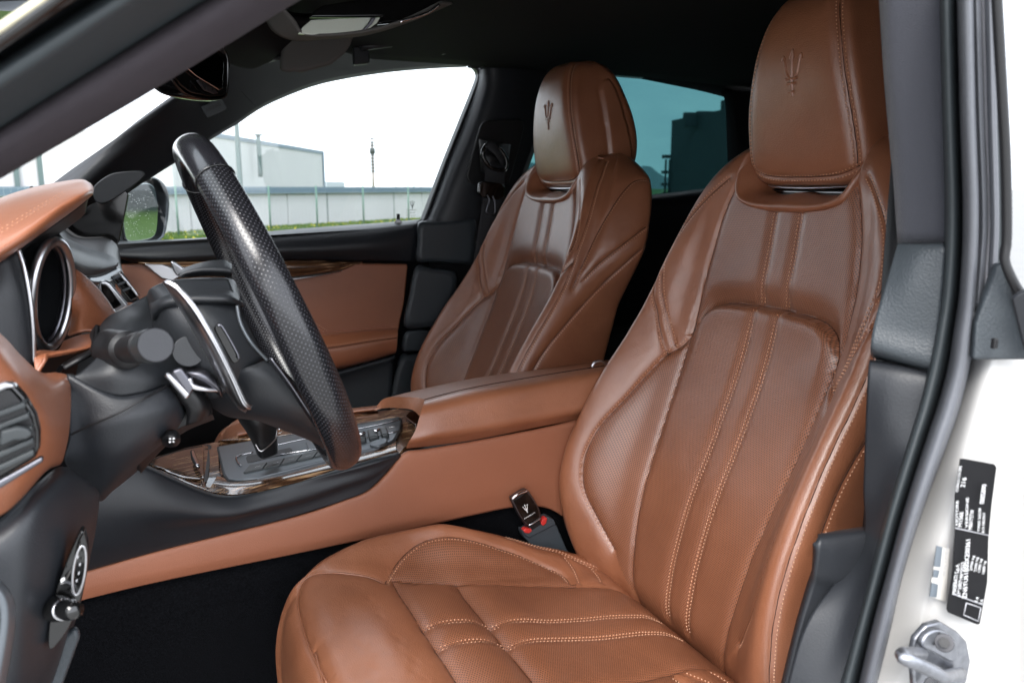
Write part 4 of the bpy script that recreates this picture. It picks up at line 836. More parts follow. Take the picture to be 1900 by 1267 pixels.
HR = [  # z, front x, back x, half width (front), half width (rear)
 (.002, .925, .99, .060, .05), (.003, .908, 1.01, .090, .085), (.014, .896, 1.03, .108, .098), (.04, .886, 1.042, .118, .110), (.08, .877, 1.048, .116, .117), (.12, .870, 1.046, .110, .117), (.16, .866, 1.036, .102, .113),
 (.20, .866, 1.020, .093, .106), (.235, .871, 1.004, .082, .097), (.258, .881, .990, .072, .086), (.272, .894, .978, .059, .072), (.279, .911, .966, .042, .050), (.281, .926, .955, .02, .02)]
HU, HV = 120, 200
def build_headrest(parent, bvback):
    T = interp_tab(HR, np.linspace(0, 1, HU)); G = np.empty((HU, HV, 3))
    for i, (z, xf, xb, wf, wr) in enumerate(T):
        r = .014; D = xb-xf; q = [(xf-.004, 0), (xf-.002, wf*.6), (xf+.003, wf-.018), (xf+.014, wf-.003), (xf+.035, wf+.002), (xf+D*.5, (wf+wr)/2+.003), (xb-.03, wr), (xb-.008, wr-.014), (xb, wr*.6)]
        full = [(a, YC+b) for a, b in q]+[(xb+.002, YC)]+[(a, YC-b) for a, b in q[:0:-1]]
        k = catmull(np.array(full), HV, True); G[i, :, 0] = k[:, 0]; G[i, :, 1] = k[:, 1]; G[i, :, 2] = z
    V = G.reshape(-1, 3); du = np.gradient(G, axis=0); dv = np.roll(G, -1, 1)-np.roll(G, 1, 1); N_ = np.cross(du, dv).reshape(-1, 3); N_ /= np.maximum(np.linalg.norm(N_, axis=1, keepdims=True), 1e-12)
    c = V.mean(0); N_ = np.where(((V-c)*N_).sum(1).mean() < 0, -N_, N_)
    F = gridf(HU, HV, False, True)+[tuple(range(HV-1, -1, -1)), tuple(range((HU-1)*HV, HU*HV))]
    bvh = BVHTree.FromPolygons([Vector(v) for v in V], gridf(HU, HV, False, True))
    def fr(y, z): h = bvh.ray_cast(Vector((.5, YC+y, z)), Vector((1, 0, 0))); return np.array(h[0]) if h[0] is not None else None
    side = [(T[i][3]-.0135, T[i][0]) for i in range(HU)]
    fs = []
    for s in (-1, 1):
        pts = [fr(s*(np.interp(z, T[:, 0], T[:, 3])-.013), z) for z in np.linspace(.030, .268, 26)]; fs.append([p for p in pts if p is not None])
    bot = [p for p in (fr(y, .012+.016*(abs(y)/.107)**4) for y in np.linspace(-.106, .106, 18)) if p is not None]
    top = [fr(y, z) for y, z in ((-.084, .268), (-.06, .2735), (0, .276), (.06, .2735), (.084, .268))]; top = [p for p in top if p is not None]
    wing = []
    for s in (-1, 1):
        base = [(.938, .215), (.946, .233), (.962, .238), (.978, .215), (.996, .16), (1.018, .09), (1.024, .05)]; b2 = [(.938, .215), (.950, .14), (.962, .06), (.968, .02)]
        for bb in (base, b2):
            o = []
            for x, z in bb:
                h = bvh.ray_cast(Vector((x, YC+s*.4, z)), Vector((0, -s, 0)))
                if h[0] is not None: o.append(np.array(h[0]))
            wing.append(o)
    dF = mindist(V, fs+[bot]); dT = mindist(V, [top]); dW = mindist(V, [w for w in wing if len(w) > 2])
    d = -.003*np.exp(-(dF/.0028)**2)-.003*np.exp(-(dF/.010)**2)-.002*np.exp(-(dT/.003)**2)
    pan = inside([(.938, .215), (.946, .233), (.962, .238), (.978, .215), (.996, .16), (1.018, .09), (1.024, .0), (.970, .0), (.962, .06), (.950, .14)], V[:, 0], V[:, 2]) & (np.abs(N_[:, 1]) > .4)
    d += np.where(pan, .0045*smooth1(dW/.006), -.0025*np.exp(-(dW/.008)**2))+.0005*noise1(V, 30, 21)
    V2 = V+N_*d[:, None]
    root = mk('headrest', V2, F, 'hide', parent)
    bvh2 = BVHTree.FromPolygons([Vector(v) for v in V2], gridf(HU, HV, False, True)); L_ = []
    for l in fs+[bot]: L_ += stitched(bvh2, l, (-.0042, .0042), np.array((-1, 0, 0)), bvh)
    stitchset('stitching', L_, root)
    for l in fs+[bot]: welt(bvh2, bvh, l, np.array((-1, 0, 0)), root)
    q = fr(-.004, .160)
    def pr(w):
        h = bvh2.ray_cast(Vector((.5, w[1], w[2])), Vector((1, 0, 0))); return np.array(h[0])+np.array((-.0002, 0, 0)) if h[0] is not None else w
    emblem('emblem', q, (0, -1, 0), (.03, 0, 1), .064, 'hide', root, .0018, pr)
    return root
def build_seat(name, label):
    root = thing(name, label, 'car seat', (.45, YC, -1.0), 'front seats')
    back, bv = build_backrest(root); build_cushion(root); build_headrest(root, bv)
    # moulded collar under the headrest
    o = [(-.140, .066, .925), (-.131, .040, .900), (-.122, .010, .880), (-.108, -.016, .871), (-.080, -.028, .869), (-.04, -.033, .869), (0, -.034, .869), (.04, -.033, .869), (.080, -.028, .869), (.108, -.016, .871), (.122, .010, .880), (.131, .040, .900), (.140, .066, .925)]
    cc_ = lambda ky, dz, dx: [np.array((x+dx, YC+y*ky, z+dz*(1-.6*abs(y)/.14))) for y, z, x in o]
    skin('collar', [cc_(1.03, -.004, .012), cc_(1.01, -.001, .001), cc_(.99, .003, -.0035), cc_(.96, .009, -.0035), (cc_(.93, .015, .003)), cc_(.89, .022, .016), cc_(.85, .027, .032), cc_(.82, .028, .060)], 'hide', root, nu=36, nv=90, thick=0)
    box('headrest_socket', (.958, YC, -.008), (.075, .19, .02), 'gloss', root, bev=.008)
    tube('socket_trim', [(.925, YC-.092, .010), (.914, YC-.084, .003), (.908, YC-.05, .0), (.906, YC, -.001), (.908, YC+.05, .0), (.914, YC+.084, .003), (.925, YC+.092, .010)], .0022, 'satin', root, n=50, k=8)
    for s in (-1, 1): tube('headrest_post', [(.96, YC+s*.05, -.03), (.965, YC+s*.05, .03)], .007, 'chrome', root, n=2, k=14)
    box('seat_base', (.44, YC, -.86), (.50, .44, .18), 'black', root, bev=.02)
    for s in (-1, 1): box('seat_rail', (.42, YC+s*.19, -.985), (.62, .045, .05), 'black', root, bev=.004)
    box('rear_shell', (.90, YC, -.78), (.10, .38, .30), 'black', root, bev=.03)
    return root
ds = build_seat('driver_seat', 'nearer brown leather seat, perforated, in front beside the open door')
ps = copy_tree(ds); ps.name = 'passenger_seat'; ps.location = (.45, YC+DY, -1.0)
# it stands a touch more upright: turned about the headrest
th_ = .045; hx, hz = .87-.45, .15+1.0; ps.rotation_euler = (0, th_, 0)
ps.location = (.45+hx-(hx*math.cos(th_)+hz*math.sin(th_)), YC+DY, -1.0+hz-(-hx*math.sin(th_)+hz*math.cos(th_)))
ps['label'] = 'farther brown leather seat, beyond the centre armrest beside the grey belt'
# ================================================================ passenger door
door = thing('passenger_door', 'far side door with brown leather card, striped wood inlay and black belt rail', 'car door', (.3, 2.1, -1.0))
skin('belt_rail', [PP([(190, 449, 2.15), (300, 445, 2.15), (390, 440, 2.15), (500, 429, 2.15), (600, 421, 2.15), (700, 414, 2.15), (779, 407, 2.15)]),
                   PP([(205, 455, 2.09), (300, 451, 2.09), (390, 446, 2.09), (500, 436, 2.09), (600, 427, 2.09), (700, 419, 2.09), (778, 412, 2.09)]),
                   PP([(208, 462, 2.06), (300, 458, 2.05), (400, 451, 2.05), (500, 444, 2.05), (600, 437, 2.05), (700, 429, 2.05), (777, 421, 2.06)]),
                   PP([(215, 475, 2.04), (300, 478, 2.03), (400, 472, 2.03), (500, 466, 2.03), (600, 462, 2.03), (700, 456, 2.03), (774, 450, 2.05)]),
                   PP([(250, 490, 2.06), (300, 490, 2.05), (400, 487, 2.05), (500, 483, 2.05), (600, 483, 2.05), (700, 484, 2.05), (770, 486, 2.06)])], 'soft', door, nu=30, nv=40, thick=.02)
tube('lock_pin', [P(739, 416, 2.12), P(739, 397, 2.12)], .0045, 'black', door, n=6, k=12); disc('pin_collar', 739, 414, 2.11, .010, 'gloss', door)
plate('door_glass', PP([(200, 500), (215, 330), (440, 150), (640, 110), (900, 105), (880, 200), (790, 440)], 2.155), 'glass', door, thick=.004, bev=0, smooth=False)
# etched marks on the glass
gl = P(765, 380, 2.152); emblem('etched_emblem', gl, (1, 0, 0), (0, 0, 1), .022, 'soft', door, .0002)
for k, (t, w_) in enumerate((('TEMPERED', .030), ('E13 43R 001', .026), ('M 1234 DOT', .028))):
    text3d('etched_text', ['TEMPERED', 'E1 43R-00', 'DOT 24 M2'][k], P(753, 391+k*5, 2.152), (1, 0, 0), (0, 0, 1), .004, 'soft', door, fit=w_)
card = plate('leather_card', PP([(214, 490), (270, 488), (400, 485), (520, 483), (640, 485), (676, 489), (757, 490), (757, 498), (751, 560), (738, 622), (734, 650), (600, 700), (400, 720), (250, 680), (214, 600)], 2.055), 'hide_dash', door, thick=.03, bev=.006)
skin('wood_inlay', [PP([(255, 486, 2.045), (330, 485, 2.04), (420, 484, 2.04), (502, 483, 2.04), (600, 484, 2.04), (674, 486, 2.045)]), PP([(290, 498, 2.035), (350, 498, 2.03), (420, 497, 2.03), (502, 496, 2.03), (600, 495, 2.03), (660, 491, 2.04)]),
                    PP([(320, 519, 2.045), (370, 523, 2.04), (440, 523, 2.04), (514, 517, 2.04), (599, 508, 2.04), (640, 500, 2.045)])], 'wood', door, nu=10, nv=40, thick=.006)
skin('wood_trim_strip', [PP([(320, 520, 2.03), (370, 524, 2.025), (440, 524, 2.025), (514, 517, 2.025), (590, 508, 2.025), (636, 501, 2.035)]), PP([(322, 524, 2.028), (370, 529, 2.022), (440, 530, 2.022), (514, 523, 2.022), (590, 512, 2.022), (634, 503, 2.035)])], 'satin', door, nu=4, nv=40, thick=.003)
plate('handle_bezel', PP([(267, 490), (300, 490), (330, 500), (337, 512), (320, 522), (300, 517), (285, 505)], 2.022), 'satin', door, thick=.008, bev=.003)
plate('door_handle', PP([(316, 486), (323, 485), (332, 494), (344, 499), (338, 510), (329, 513), (322, 503)], 2.0), 'chrome', door, thick=.012, bev=.003)
skin('armrest', [PP([(540, 628, 2.055), (600, 620, 2.055), (680, 612, 2.055), (738, 608, 2.055)]), PP([(545, 632, 2.02), (600, 625, 2.02), (680, 616, 2.02), (738, 612, 2.02)]), PP([(560, 645, 1.985), (620, 640, 1.985), (690, 630, 1.985), (738, 622, 1.99)]),
                 PP([(560, 665, 1.978), (630, 656, 1.978), (690, 644, 1.978), (737, 634, 1.985)]), PP([(570, 690, 1.99), (615, 683, 1.99), (680, 668, 1.99), (735, 652, 1.995)]), PP([(575, 694, 2.04), (620, 687, 2.04), (680, 672, 2.04), (733, 656, 2.04)])], 'hide_dash', door, nu=36, nv=40, thick=0)
dl = lambda pts: (arr(PP(pts)), None)
stitchset('stitching', [dl([(592, 643, 1.980), (640, 637, 1.980), (690, 629, 1.980), (736, 624, 1.985)]), dl([(596, 652, 1.976), (640, 645, 1.976), (690, 637, 1.976), (736, 630, 1.982)]), dl([(556, 588, 2.053), (580, 603, 2.053), (601, 616, 2.053)]), dl([(562, 586, 2.053), (588, 601, 2.053), (608, 614, 2.053)])], door, r=.0007)
tube('seam_line', PP([(594, 648, 1.978), (640, 641, 1.978), (690, 633, 1.978), (736, 627, 1.985)]), .001, 'seam', door, n=20, k=5)
skin('lower_panel', [PP([(540, 700, 2.05), (612, 688, 2.05), (733, 657, 2.05)]), PP([(540, 707, 2.03), (613, 697, 2.03), (732, 664, 2.03)]), PP([(540, 720, 2.045), (616, 709, 2.045), (730, 676, 2.045)]), PP([(540, 800, 2.04), (620, 800, 2.04), (722, 770, 2.04)]), PP([(540, 1000, 2.06), (620, 1000, 2.06), (700, 980, 2.06)])], 'soft2', door, nu=40, nv=20, thick=.01)
mk('door_shell', [(-.9, 2.10, -1.02), (.70, 2.10, -1.02), (.70, 2.10, -.10), (-.9, 2.10, -.16)], [(0, 3, 2, 1)], 'black', door, mods=[('SOLIDIFY', dict(thickness=.04, offset=-1))])
mk('rear_door_shell', [(.70, 2.12, -1.02), (2.4, 2.12, -1.02), (2.4, 2.12, -.03), (.70, 2.12, -.14)], [(0, 3, 2, 1)], 'black', car, mods=[('SOLIDIFY', dict(thickness=.04, offset=-1))])
# far door mirror
wm_ = thing('wing_mirror', 'far side door mirror with wet speckled glass in grey housing', 'door mirror', P(285, 445, 2.35))
sk = [(268, 336), (285, 332), (302, 342), (311, 360), (312, 390), (307, 425), (300, 440), (280, 448), (240, 450), (226, 446), (222, 410), (235, 355)]
mpl = (P(262, 395, 2.36), np.array((.80, -.60, -.01))); hs_ = [P(a, b, pl=mpl) for a, b in sk]; cc = np.mean(hs_, 0); skin('housing', [hs_, [cc+(q-cc)*1.05+(-.04, .02, 0) for q in hs_], [cc+(q-cc)*.85+(-.10, .05, 0) for q in hs_], [cc+(q-cc)*.2+(-.13, .06, 0) for q in hs_]], 'silverpl', wm_, nu=20, nv=60, thick=.004, closed=True)
M['wetmirror'] = mat('wet mirror glass', (.45, .50, .50), .05, metal=1)
plate('mirror_glass', PP([(240, 352), (258, 342), (272, 340), (284, 345), (290, 360), (293, 390), (291, 425), (284, 440), (266, 446), (238, 447), (231, 430), (230, 395)], pl=(mpl[0]*.997, mpl[1])), 'wetmirror', wm_, thick=.01, bev=.002, round_=50)
dm = mat('water droplet', (.85, .9, .9), .05)
V = []; F = []
for i in range(110):
    c = P(random.uniform(235, 288), random.uniform(350, 438), pl=(mpl[0]*.9955, mpl[1])); r = random.uniform(.0004, .0013); k = len(V)
    V += [c+(r, 0, 0), c+(0, 0, r), c+(-r, 0, 0), c+(0, 0, -r), c+(0, -r*.6, 0)]; F += [(k, k+1, k+4), (k+1, k+2, k+4), (k+2, k+3, k+4), (k+3, k, k+4)]
o = mk('water_drops', arr(V), F, dm, wm_); o['kind'] = 'stuff'

# ================================================================ seat belt on the far pillar
belt = thing('seat_belt', 'grey webbing seat belt hanging from the far door pillar', 'seat belt', P(900, 490, 2.0))
skin('guide', [PP([(888, 258, 2.03), (905, 262, 2.01), (925, 265, 2.0), (948, 268, 2.02)]), PP([(890, 285, 2.0), (905, 290, 1.985), (925, 292, 1.985), (945, 290, 2.0)]), PP([(892, 318, 2.01), (908, 322, 1.99), (925, 322, 1.99), (940, 318, 2.01)])], 'black', belt, nu=16, nv=16, thick=.01)
tube('guide_loop', PP([(912, 268, 1.98), (930, 280, 1.975), (940, 300, 1.975), (935, 315, 1.98), (912, 312, 1.98), (896, 290, 1.98), (900, 272, 1.98)]), .006, 'gloss', belt, closed=True, n=60, k=10)
tube('webbing_fold', PP([(905, 266, 1.975), (922, 282, 1.965), (934, 302, 1.975)]), .012, 'belt', belt, n=20, k=12, flat=.5)
skin('webbing', [PP([(902, 300, 1.985), (898, 350, 1.975), (890, 410, 1.965), (878, 490, 1.955), (860, 620, 1.95), (845, 720, 1.95)]), PP([(920, 303, 1.98), (917, 350, 1.97), (910, 410, 1.96), (899, 490, 1.95), (880, 620, 1.945), (865, 720, 1.945)]), PP([(938, 306, 1.985), (936, 350, 1.975), (930, 410, 1.965), (920, 490, 1.955), (900, 620, 1.95), (885, 720, 1.95)])], 'belt', belt, nu=10, nv=40, thick=.0015)
plate('latch_head', PP([(889, 340, 1.955), (896, 336, 1.955), (932, 341, 1.955), (938, 347, 1.955), (936, 366, 1.955), (925, 372, 1.955), (895, 366, 1.955), (888, 358, 1.955)]), 'gloss', belt, thick=.012, bev=.004)
tube('latch_plate', PP([(904, 362, 1.952), (908, 372, 1.95), (904, 385, 1.95), (903, 394, 1.95), (912, 397, 1.95), (918, 394, 1.95), (918, 375, 1.95), (914, 364, 1.952)]), .0018, 'darkmetal', belt, n=60, k=8)

# ================================================================ overhead
over = thing('overhead_console', 'glossy overhead lamp console with clear lens under the roof lining', 'roof console', P(660, 10, 1.31))
plate('lens', PP([(553, 63), (562, 50), (577, 37), (640, 34), (692, 32), (706, 33), (700, 43), (688, 52), (670, 57), (617, 64), (580, 66)], 1.28), 'lens', over, thick=.008, bev=.002)
plate('lens_rib', PP([(672, 56), (682, 46), (690, 33), (698, 33), (690, 46), (680, 55)], 1.275), 'darkmetal', over, thick=.004, bev=.001)
plate('gloss_panel', PP([(574, 33), (584, 20), (600, 10), (700, -6), (830, -4), (815, 10), (790, 24), (742, 41), (700, 46), (708, 32), (640, 33)], 1.29), 'gloss', over, thick=.01, bev=.003)
tube('chrome_rim', PP([(742, 41, 1.277), (790, 26, 1.277), (808, 15, 1.277), (815, 9, 1.277)]), .0025, 'chrome', over, n=20, k=8)
skin('base', [PP([(470, -20, 1.32), (486, 20, 1.32), (505, 58, 1.32), (544, 76, 1.32), (600, 74, 1.32), (680, 66, 1.32), (760, 42, 1.32), (840, 8, 1.32)]), PP([(500, -30, 1.28), (520, 10, 1.27), (545, 40, 1.27), (560, 62, 1.28), (600, 68, 1.28), (680, 60, 1.28), (750, 40, 1.28), (820, 6, 1.28)])], 'visor', over, nu=8, nv=50, thick=.004)
vis = thing('sun_visor', 'folded dark grey cloth sun visor beyond the overhead console', 'sun visor', P(590, 60, 1.65))
plate('visor_board', PP([(520, 130), (525, 78), (535, 66), (660, 60), (652, 82), (640, 100), (615, 120), (560, 134), (548, 132), (538, 134)], 1.6), 'visor', vis, thick=.02, bev=.008)
tube('visor_pivot', PP([(500, 112, 1.72), (520, 106, 1.62)]), .005, 'black', vis, n=2, k=8)
skin('header_cover', [PP([(405, 95, 1.5), (415, 70, 1.45), (450, 40, 1.45), (500, 10, 1.45)]), PP([(430, 120, 1.6), (450, 100, 1.55), (480, 70, 1.5), (530, 30, 1.5)]), PP([(470, 128, 1.7), (500, 112, 1.66), (530, 95, 1.62), (580, 40, 1.6)]), PP([(500, 112, 1.75), (520, 106, 1.7), (560, 85, 1.68), (640, 30, 1.65)])], 'liner', car, nu=20, nv=20, thick=.02)
gh = thing('grab_handle', 'black folded grab handle on the rail above the far window', 'grab handle', P(755, 80, 1.93))
tube('grip', PP([(672, 88, 1.90), (690, 84, 1.885), (755, 76, 1.875), (820, 69, 1.885), (842, 68, 1.90)]), .010, 'soft', gh, n=30, k=12)
for px, py in ((672, 104), (836, 84)): plate('foot', PP([(px-16, py-18), (px+14, py-20), (px+14, py+14), (px-14, py+17)], 1.905), 'soft', gh, thick=.02, bev=.004)
mir_ = thing('rear_view_mirror', 'black framed inside mirror below the near windscreen pillar edge', 'mirror', P(370, 120, 1.25))
rmo = [(312, 130), (316, 138), (333, 160), (352, 174), (387, 181), (414, 179), (421, 163), (422, 110), (412, 92), (400, 88), (350, 95)]
ipl = (P(380, 135, 1.22), np.array((.62, -.74, -.04))); a_ = [P(a, b, pl=ipl) for a, b in rmo]; cc = np.mean(a_, 0); skin('housing', [a_, [cc+(q-cc)*1.06+(-.012, .006, 0) for q in a_], [cc+(q-cc)*.9+(-.035, .01, 0) for q in a_], [cc+(q-cc)*.2+(-.05, .015, 0) for q in a_]], 'gloss', mir_, nu=16, nv=60, thick=.003, closed=True)
plate('frame', [cc+(q-cc)*.985+(0.001, -.001, 0) for q in a_], 'gloss', mir_, thick=.006, bev=.002)
plate('mirror_glass', PP([(346, 126), (366, 143), (407, 168), (413, 165), (416, 115), (404, 96), (370, 104)], pl=(ipl[0]*.992, ipl[1])), 'mirror', mir_, thick=.003, bev=.001)
plate('button_bar', PP([(366, 150), (372, 148), (400, 166), (406, 173), (398, 175), (380, 168)], pl=(ipl[0]*.990, ipl[1])), 'darkmetal', mir_, thick=.003, bev=.001)
for k in range(3): tube('button_gap', PP([(377+k*9, 152+k*6), (374+k*9, 162+k*5)], pl=(ipl[0]*.987, ipl[1])), .0006, 'black', mir_, n=2, k=5)
tube('stalk', PP([(400, 100, 1.24), (395, 60, 1.26)]), .012, 'black', mir_, n=4, k=12)

# ================================================================ centre console
con = thing('centre_console', 'centre console with brown side, striped wood top and silver switch panel', 'centre console', (.3, 1.31, -1.0))
YS = 1.225
top_pl = (P(430, 917, YS), np.cross(P(742, 843, YS)-P(430, 917, YS), np.array((0, 1., -.03)))); top_pl = (top_pl[0], top_pl[1]/np.linalg.norm(top_pl[1]))
tn = top_pl[1] if top_pl[1][2] > 0 else -top_pl[1]
def TP(pts, up=0.): return [P(a, b, pl=(top_pl[0]+tn*up, tn)) for a, b in pts]
skin('side_leather', [PP([(120, 1068), (163, 1056), (300, 1018), (545, 957), (640, 926), (681, 909), (715, 877), (749, 839), (790, 832), (880, 817), (1000, 794), (1100, 772)], YS-.002),
                      PP([(120, 1074), (163, 1062), (300, 1024), (545, 964), (640, 933), (684, 916), (720, 886), (753, 850), (795, 842), (880, 827), (1000, 804), (1100, 782)], YS-.014),
                      PP([(110, 1100), (155, 1090), (300, 1058), (545, 1008), (640, 985), (720, 960), (780, 940), (840, 925), (900, 908), (960, 900), (1010, 890), (1110, 880)], YS-.016),
                      PP([(100, 1130), (150, 1114), (300, 1078), (545, 1028), (640, 1008), (740, 988), (837, 965), (890, 953), (952, 941), (1005, 940), (1045, 958), (1110, 1010)], YS-.010)], 'vinyl', con, nu=30, nv=90, thick=.012)
skin('side_trim', [PP([(150, 845, 1.20), (257, 858, 1.20), (320, 884, 1.20), (386, 912, 1.20), (430, 919, 1.20), (478, 913, 1.20), (560, 893, 1.20), (630, 877, 1.20), (700, 858, 1.20), (744, 843, 1.212)]),
                   PP([(150, 856, 1.175), (257, 869, 1.175), (320, 894, 1.18), (386, 921, 1.185), (430, 927, 1.19), (478, 921, 1.195), (560, 902, 1.198), (630, 885, 1.202), (700, 866, 1.205), (742, 848, 1.212)]),
                   PP([(150, 930, 1.16), (200, 938, 1.16), (300, 945, 1.165), (380, 955, 1.175), (430, 955, 1.18), (478, 945, 1.188), (560, 925, 1.195), (630, 902, 1.20), (690, 882, 1.205), (735, 856, 1.212)]),
                   PP([(140, 1000, 1.175), (200, 1000, 1.18), (300, 985, 1.19), (380, 972, 1.195), (430, 965, 1.20), (478, 955, 1.205), (560, 935, 1.208), (630, 912, 1.21), (685, 893, 1.21), (726, 866, 1.213)]),
                   PP([(130, 1066, 1.21), (163, 1058, 1.21), (300, 1020, 1.212), (400, 995, 1.212), (450, 982, 1.212), (500, 970, 1.212), (560, 953, 1.212), (640, 927, 1.212), (681, 910, 1.212), (715, 878, 1.213)])], 'soft', con, nu=50, nv=80, thick=.01)
# wood deck
wtop = [(255, 857), (284, 868), (340, 893), (386, 911), (430, 917), (478, 911), (560, 893), (630, 876), (690, 860), (742, 843), (768, 815), (782, 775), (770, 762), (740, 757), (691, 763), (600, 783), (511, 786), (403, 818), (342, 830), (300, 843)]
deck = plate('wood_deck', TP(wtop), 'wood', con, thick=.02, bev=.005)
skin('wood_shoulder', [TP([(386, 911), (430, 917), (478, 911), (560, 893), (630, 876), (690, 860), (742, 843)], .0005), TP([(395, 896), (436, 901), (484, 897), (560, 880), (628, 862), (690, 846), (735, 832)], .006), TP([(402, 884), (440, 890), (490, 888), (560, 872), (628, 853), (690, 836), (735, 820)], .006), TP([(404, 880), (440, 887), (490, 884), (560, 867), (628, 848), (690, 832), (735, 815)], .001)], 'wood', con, nu=16, nv=50, thick=0)
skin('tray_lid', [TP([(270, 858), (300, 845), (342, 832), (375, 826)], .002), TP([(285, 864), (320, 852), (355, 842), (377, 838)], .004), TP([(300, 868), (335, 872), (362, 875), (378, 880)], .004), TP([(310, 876), (340, 888), (365, 893), (378, 893)], .001)], 'wood', con, nu=16, nv=24, thick=.002)
skin('tray_gap', [TP([(377, 826), (386, 828), (383, 860), (378, 893)], .004), TP([(382, 824), (392, 828), (389, 860), (384, 894)], .004)], 'black', con, nu=4, nv=20, thick=0)
tube('tray_handle', TP([(357, 838), (360, 850), (367, 866)], .016), [.0035, .005, .0035], 'chrome', con, n=16, k=10)
skin('bridge', [TP([(386, 826), (395, 822), (403, 820)], .002), TP([(389, 850), (397, 848), (405, 846)], .007), TP([(388, 880), (397, 880), (408, 880)], .006), TP([(380, 905), (395, 905), (420, 905)], .001)], 'wood', con, nu=16, nv=12, thick=0)
# silver switch panel
sp_o = [(404, 830), (407, 828), (480, 815), (579, 801), (660, 789), (738, 776), (744, 780), (742, 795), (730, 815), (705, 828), (640, 843), (560, 864), (478, 885), (440, 890), (424, 889), (416, 880), (410, 857)]
plate('panel_gap', TP([(x+(x-570)*.012, y+(y-835)*.05) for x, y in sp_o], .0075), 'black', con, thick=.004, bev=.001)
spn = plate('switch_panel', TP(sp_o, .0095), 'silverpl', con, thick=.008, bev=.002)
slot = plate('selector_slot', TP([(456, 849), (458, 845), (500, 838), (538, 830), (542, 833), (542, 840), (500, 849), (464, 858), (459, 858)], .0102), 'black', con, thick=.004, bev=.001)
tube('slot_trim', TP([(447, 864), (441, 858), (438, 849), (446, 844), (470, 839)], .0115), .0012, 'chrome', con, n=24, k=8)
tube('panel_line', TP([(500, 828), (560, 815), (600, 808), (640, 801)], .011), .0010, 'chrome', con, n=24, k=6); tube('panel_line', TP([(520, 843), (600, 830), (680, 812), (738, 800)], .011), .0010, 'chrome', con, n=24, k=6); tube('panel_line', TP([(655, 797), (700, 788), (742, 779)], .011), .0012, 'chrome', con, n=24, k=6)
M['keyg'] = mat('worn grey plastic', (.036, .037, .042), .45, bump=.2, bscale=900, var=.15)
M['key'] = mat('dark grey keys', (.035, .04, .042), .4)
def quad(a, b, c, d, s=.06):
    q = arr([a, b, c, d]); m_ = q.mean(0); return [tuple(m_+(p-m_)*(1-s)) for p in q]
xs_ = [(450, 876, 462, 862), (488, 868, 497, 856), (520, 861, 529, 848), (550, 854, 562, 841), (582, 847, 592, 834), (614, 840, 622, 827), (646, 832, 652, 820)]
for (a, b, c, d), (e, f, g, h) in zip(xs_[:-1], xs_[1:]): plate('mode_button', TP(quad((a, b), (e, f), (g, h), (c, d)), .0125), 'key', con, thick=.004, bev=.0008)
for t, x, y in (('OFF', 478, 866), ('ICE', 512, 859), ('AUTO', 541, 852), ('SPORT', 572, 846), ('M', 606, 838)):
    a = TP([(x-5, y+1)], .0131)[0]; b = TP([(x+7, y-2)], .0131)[0]; c = TP([(x-5, y-4)], .0131)[0]; text3d('key_print', t, a, b-a, c-a, .0030, 'white', con, fit=.0085)
plate('park_button', TP(quad((572, 833), (594, 829), (590, 814), (566, 819)), .013), 'silverpl', con, thick=.006, bev=.0015)
for a, b, c, d in (((664, 815), (680, 812), (676, 797), (660, 800)), ((684, 811), (704, 807), (699, 793), (680, 796)), ((708, 806), (722, 803), (717, 790), (703, 793))): plate('rocker_switch', TP(quad(a, b, c, d), .018), 'key', con, thick=.010, bev=.003)
tube('rocker_tip', TP([(694, 800), (704, 797)], .021), .0028, 'chrome', con, n=2, k=8); tube('rocker_tip', TP([(667, 806), (677, 803)], .021), .0024, 'chrome', con, n=2, k=8)
plate('drive_button', TP([(686, 824), (690, 818), (712, 812), (718, 813), (716, 820), (700, 826)], .014), 'silverpl', con, thick=.006, bev=.002, round_=30)
a = TP([(728, 800)], .011)[0]; 
for s_ in ((0, 0), (1, .2)): tube('lamp_icon', TP([(722+s_[0]*4, 793-s_[0]), (729+s_[0]*4, 792-s_[0])], .0112), .0005, 'white', con, n=2, k=4)
wpan = plate('far_inlay', TP([(403, 817), (480, 803), (560, 786), (640, 772), (700, 766), (738, 772), (660, 786), (579, 799), (480, 813)], .006), 'wood', con, thick=.006, bev=.002)
tube('inlay_edge', TP([(515, 797), (545, 790), (580, 786)], .009), .0014, 'chrome', con, n=10, k=6)
plate('lighter_cap', TP([(752, 772), (757, 764), (776, 760), (782, 764), (779, 783), (770, 786)], .016), 'chrome', con, thick=.012, bev=.002)
# selector lever
lev = skin('selector_lever', [[P(x, y, Y) for x, y, Y in r_] for r_ in (
    [(440, 770, 1.29), (452, 764, 1.262), (480, 762, 1.25), (508, 768, 1.265), (513, 775, 1.30), (495, 778, 1.335), (460, 778, 1.33)],
    [(447, 782, 1.29), (458, 784, 1.264), (482, 786, 1.252), (508, 782, 1.268), (512, 786, 1.30), (495, 784, 1.333), (466, 782, 1.328)],
    [(458, 798, 1.29), (468, 802, 1.268), (485, 802, 1.258), (508, 796, 1.272), (511, 798, 1.30), (498, 796, 1.328), (474, 796, 1.322)],
    [(470, 818, 1.295), (476, 826, 1.275), (486, 830, 1.268), (508, 822, 1.278), (512, 818, 1.30), (502, 814, 1.318), (482, 814, 1.312)],
    [(478, 838, 1.298), (482, 846, 1.28), (490, 849, 1.276), (508, 843, 1.283), (513, 840, 1.30), (505, 836, 1.314), (488, 836, 1.308)])], 'black', con, nu=40, nv=60, closed=True, thick=.002)
lev['label'] = 'dark gear selector grip rising from its slot'
tube('lever_trim', PP([(474, 824, 1.268), (482, 836, 1.262), (490, 834, 1.262), (512, 812, 1.276), (512, 786, 1.286), (510, 764, 1.29)]), .0012, 'satin', con, n=40, k=8)
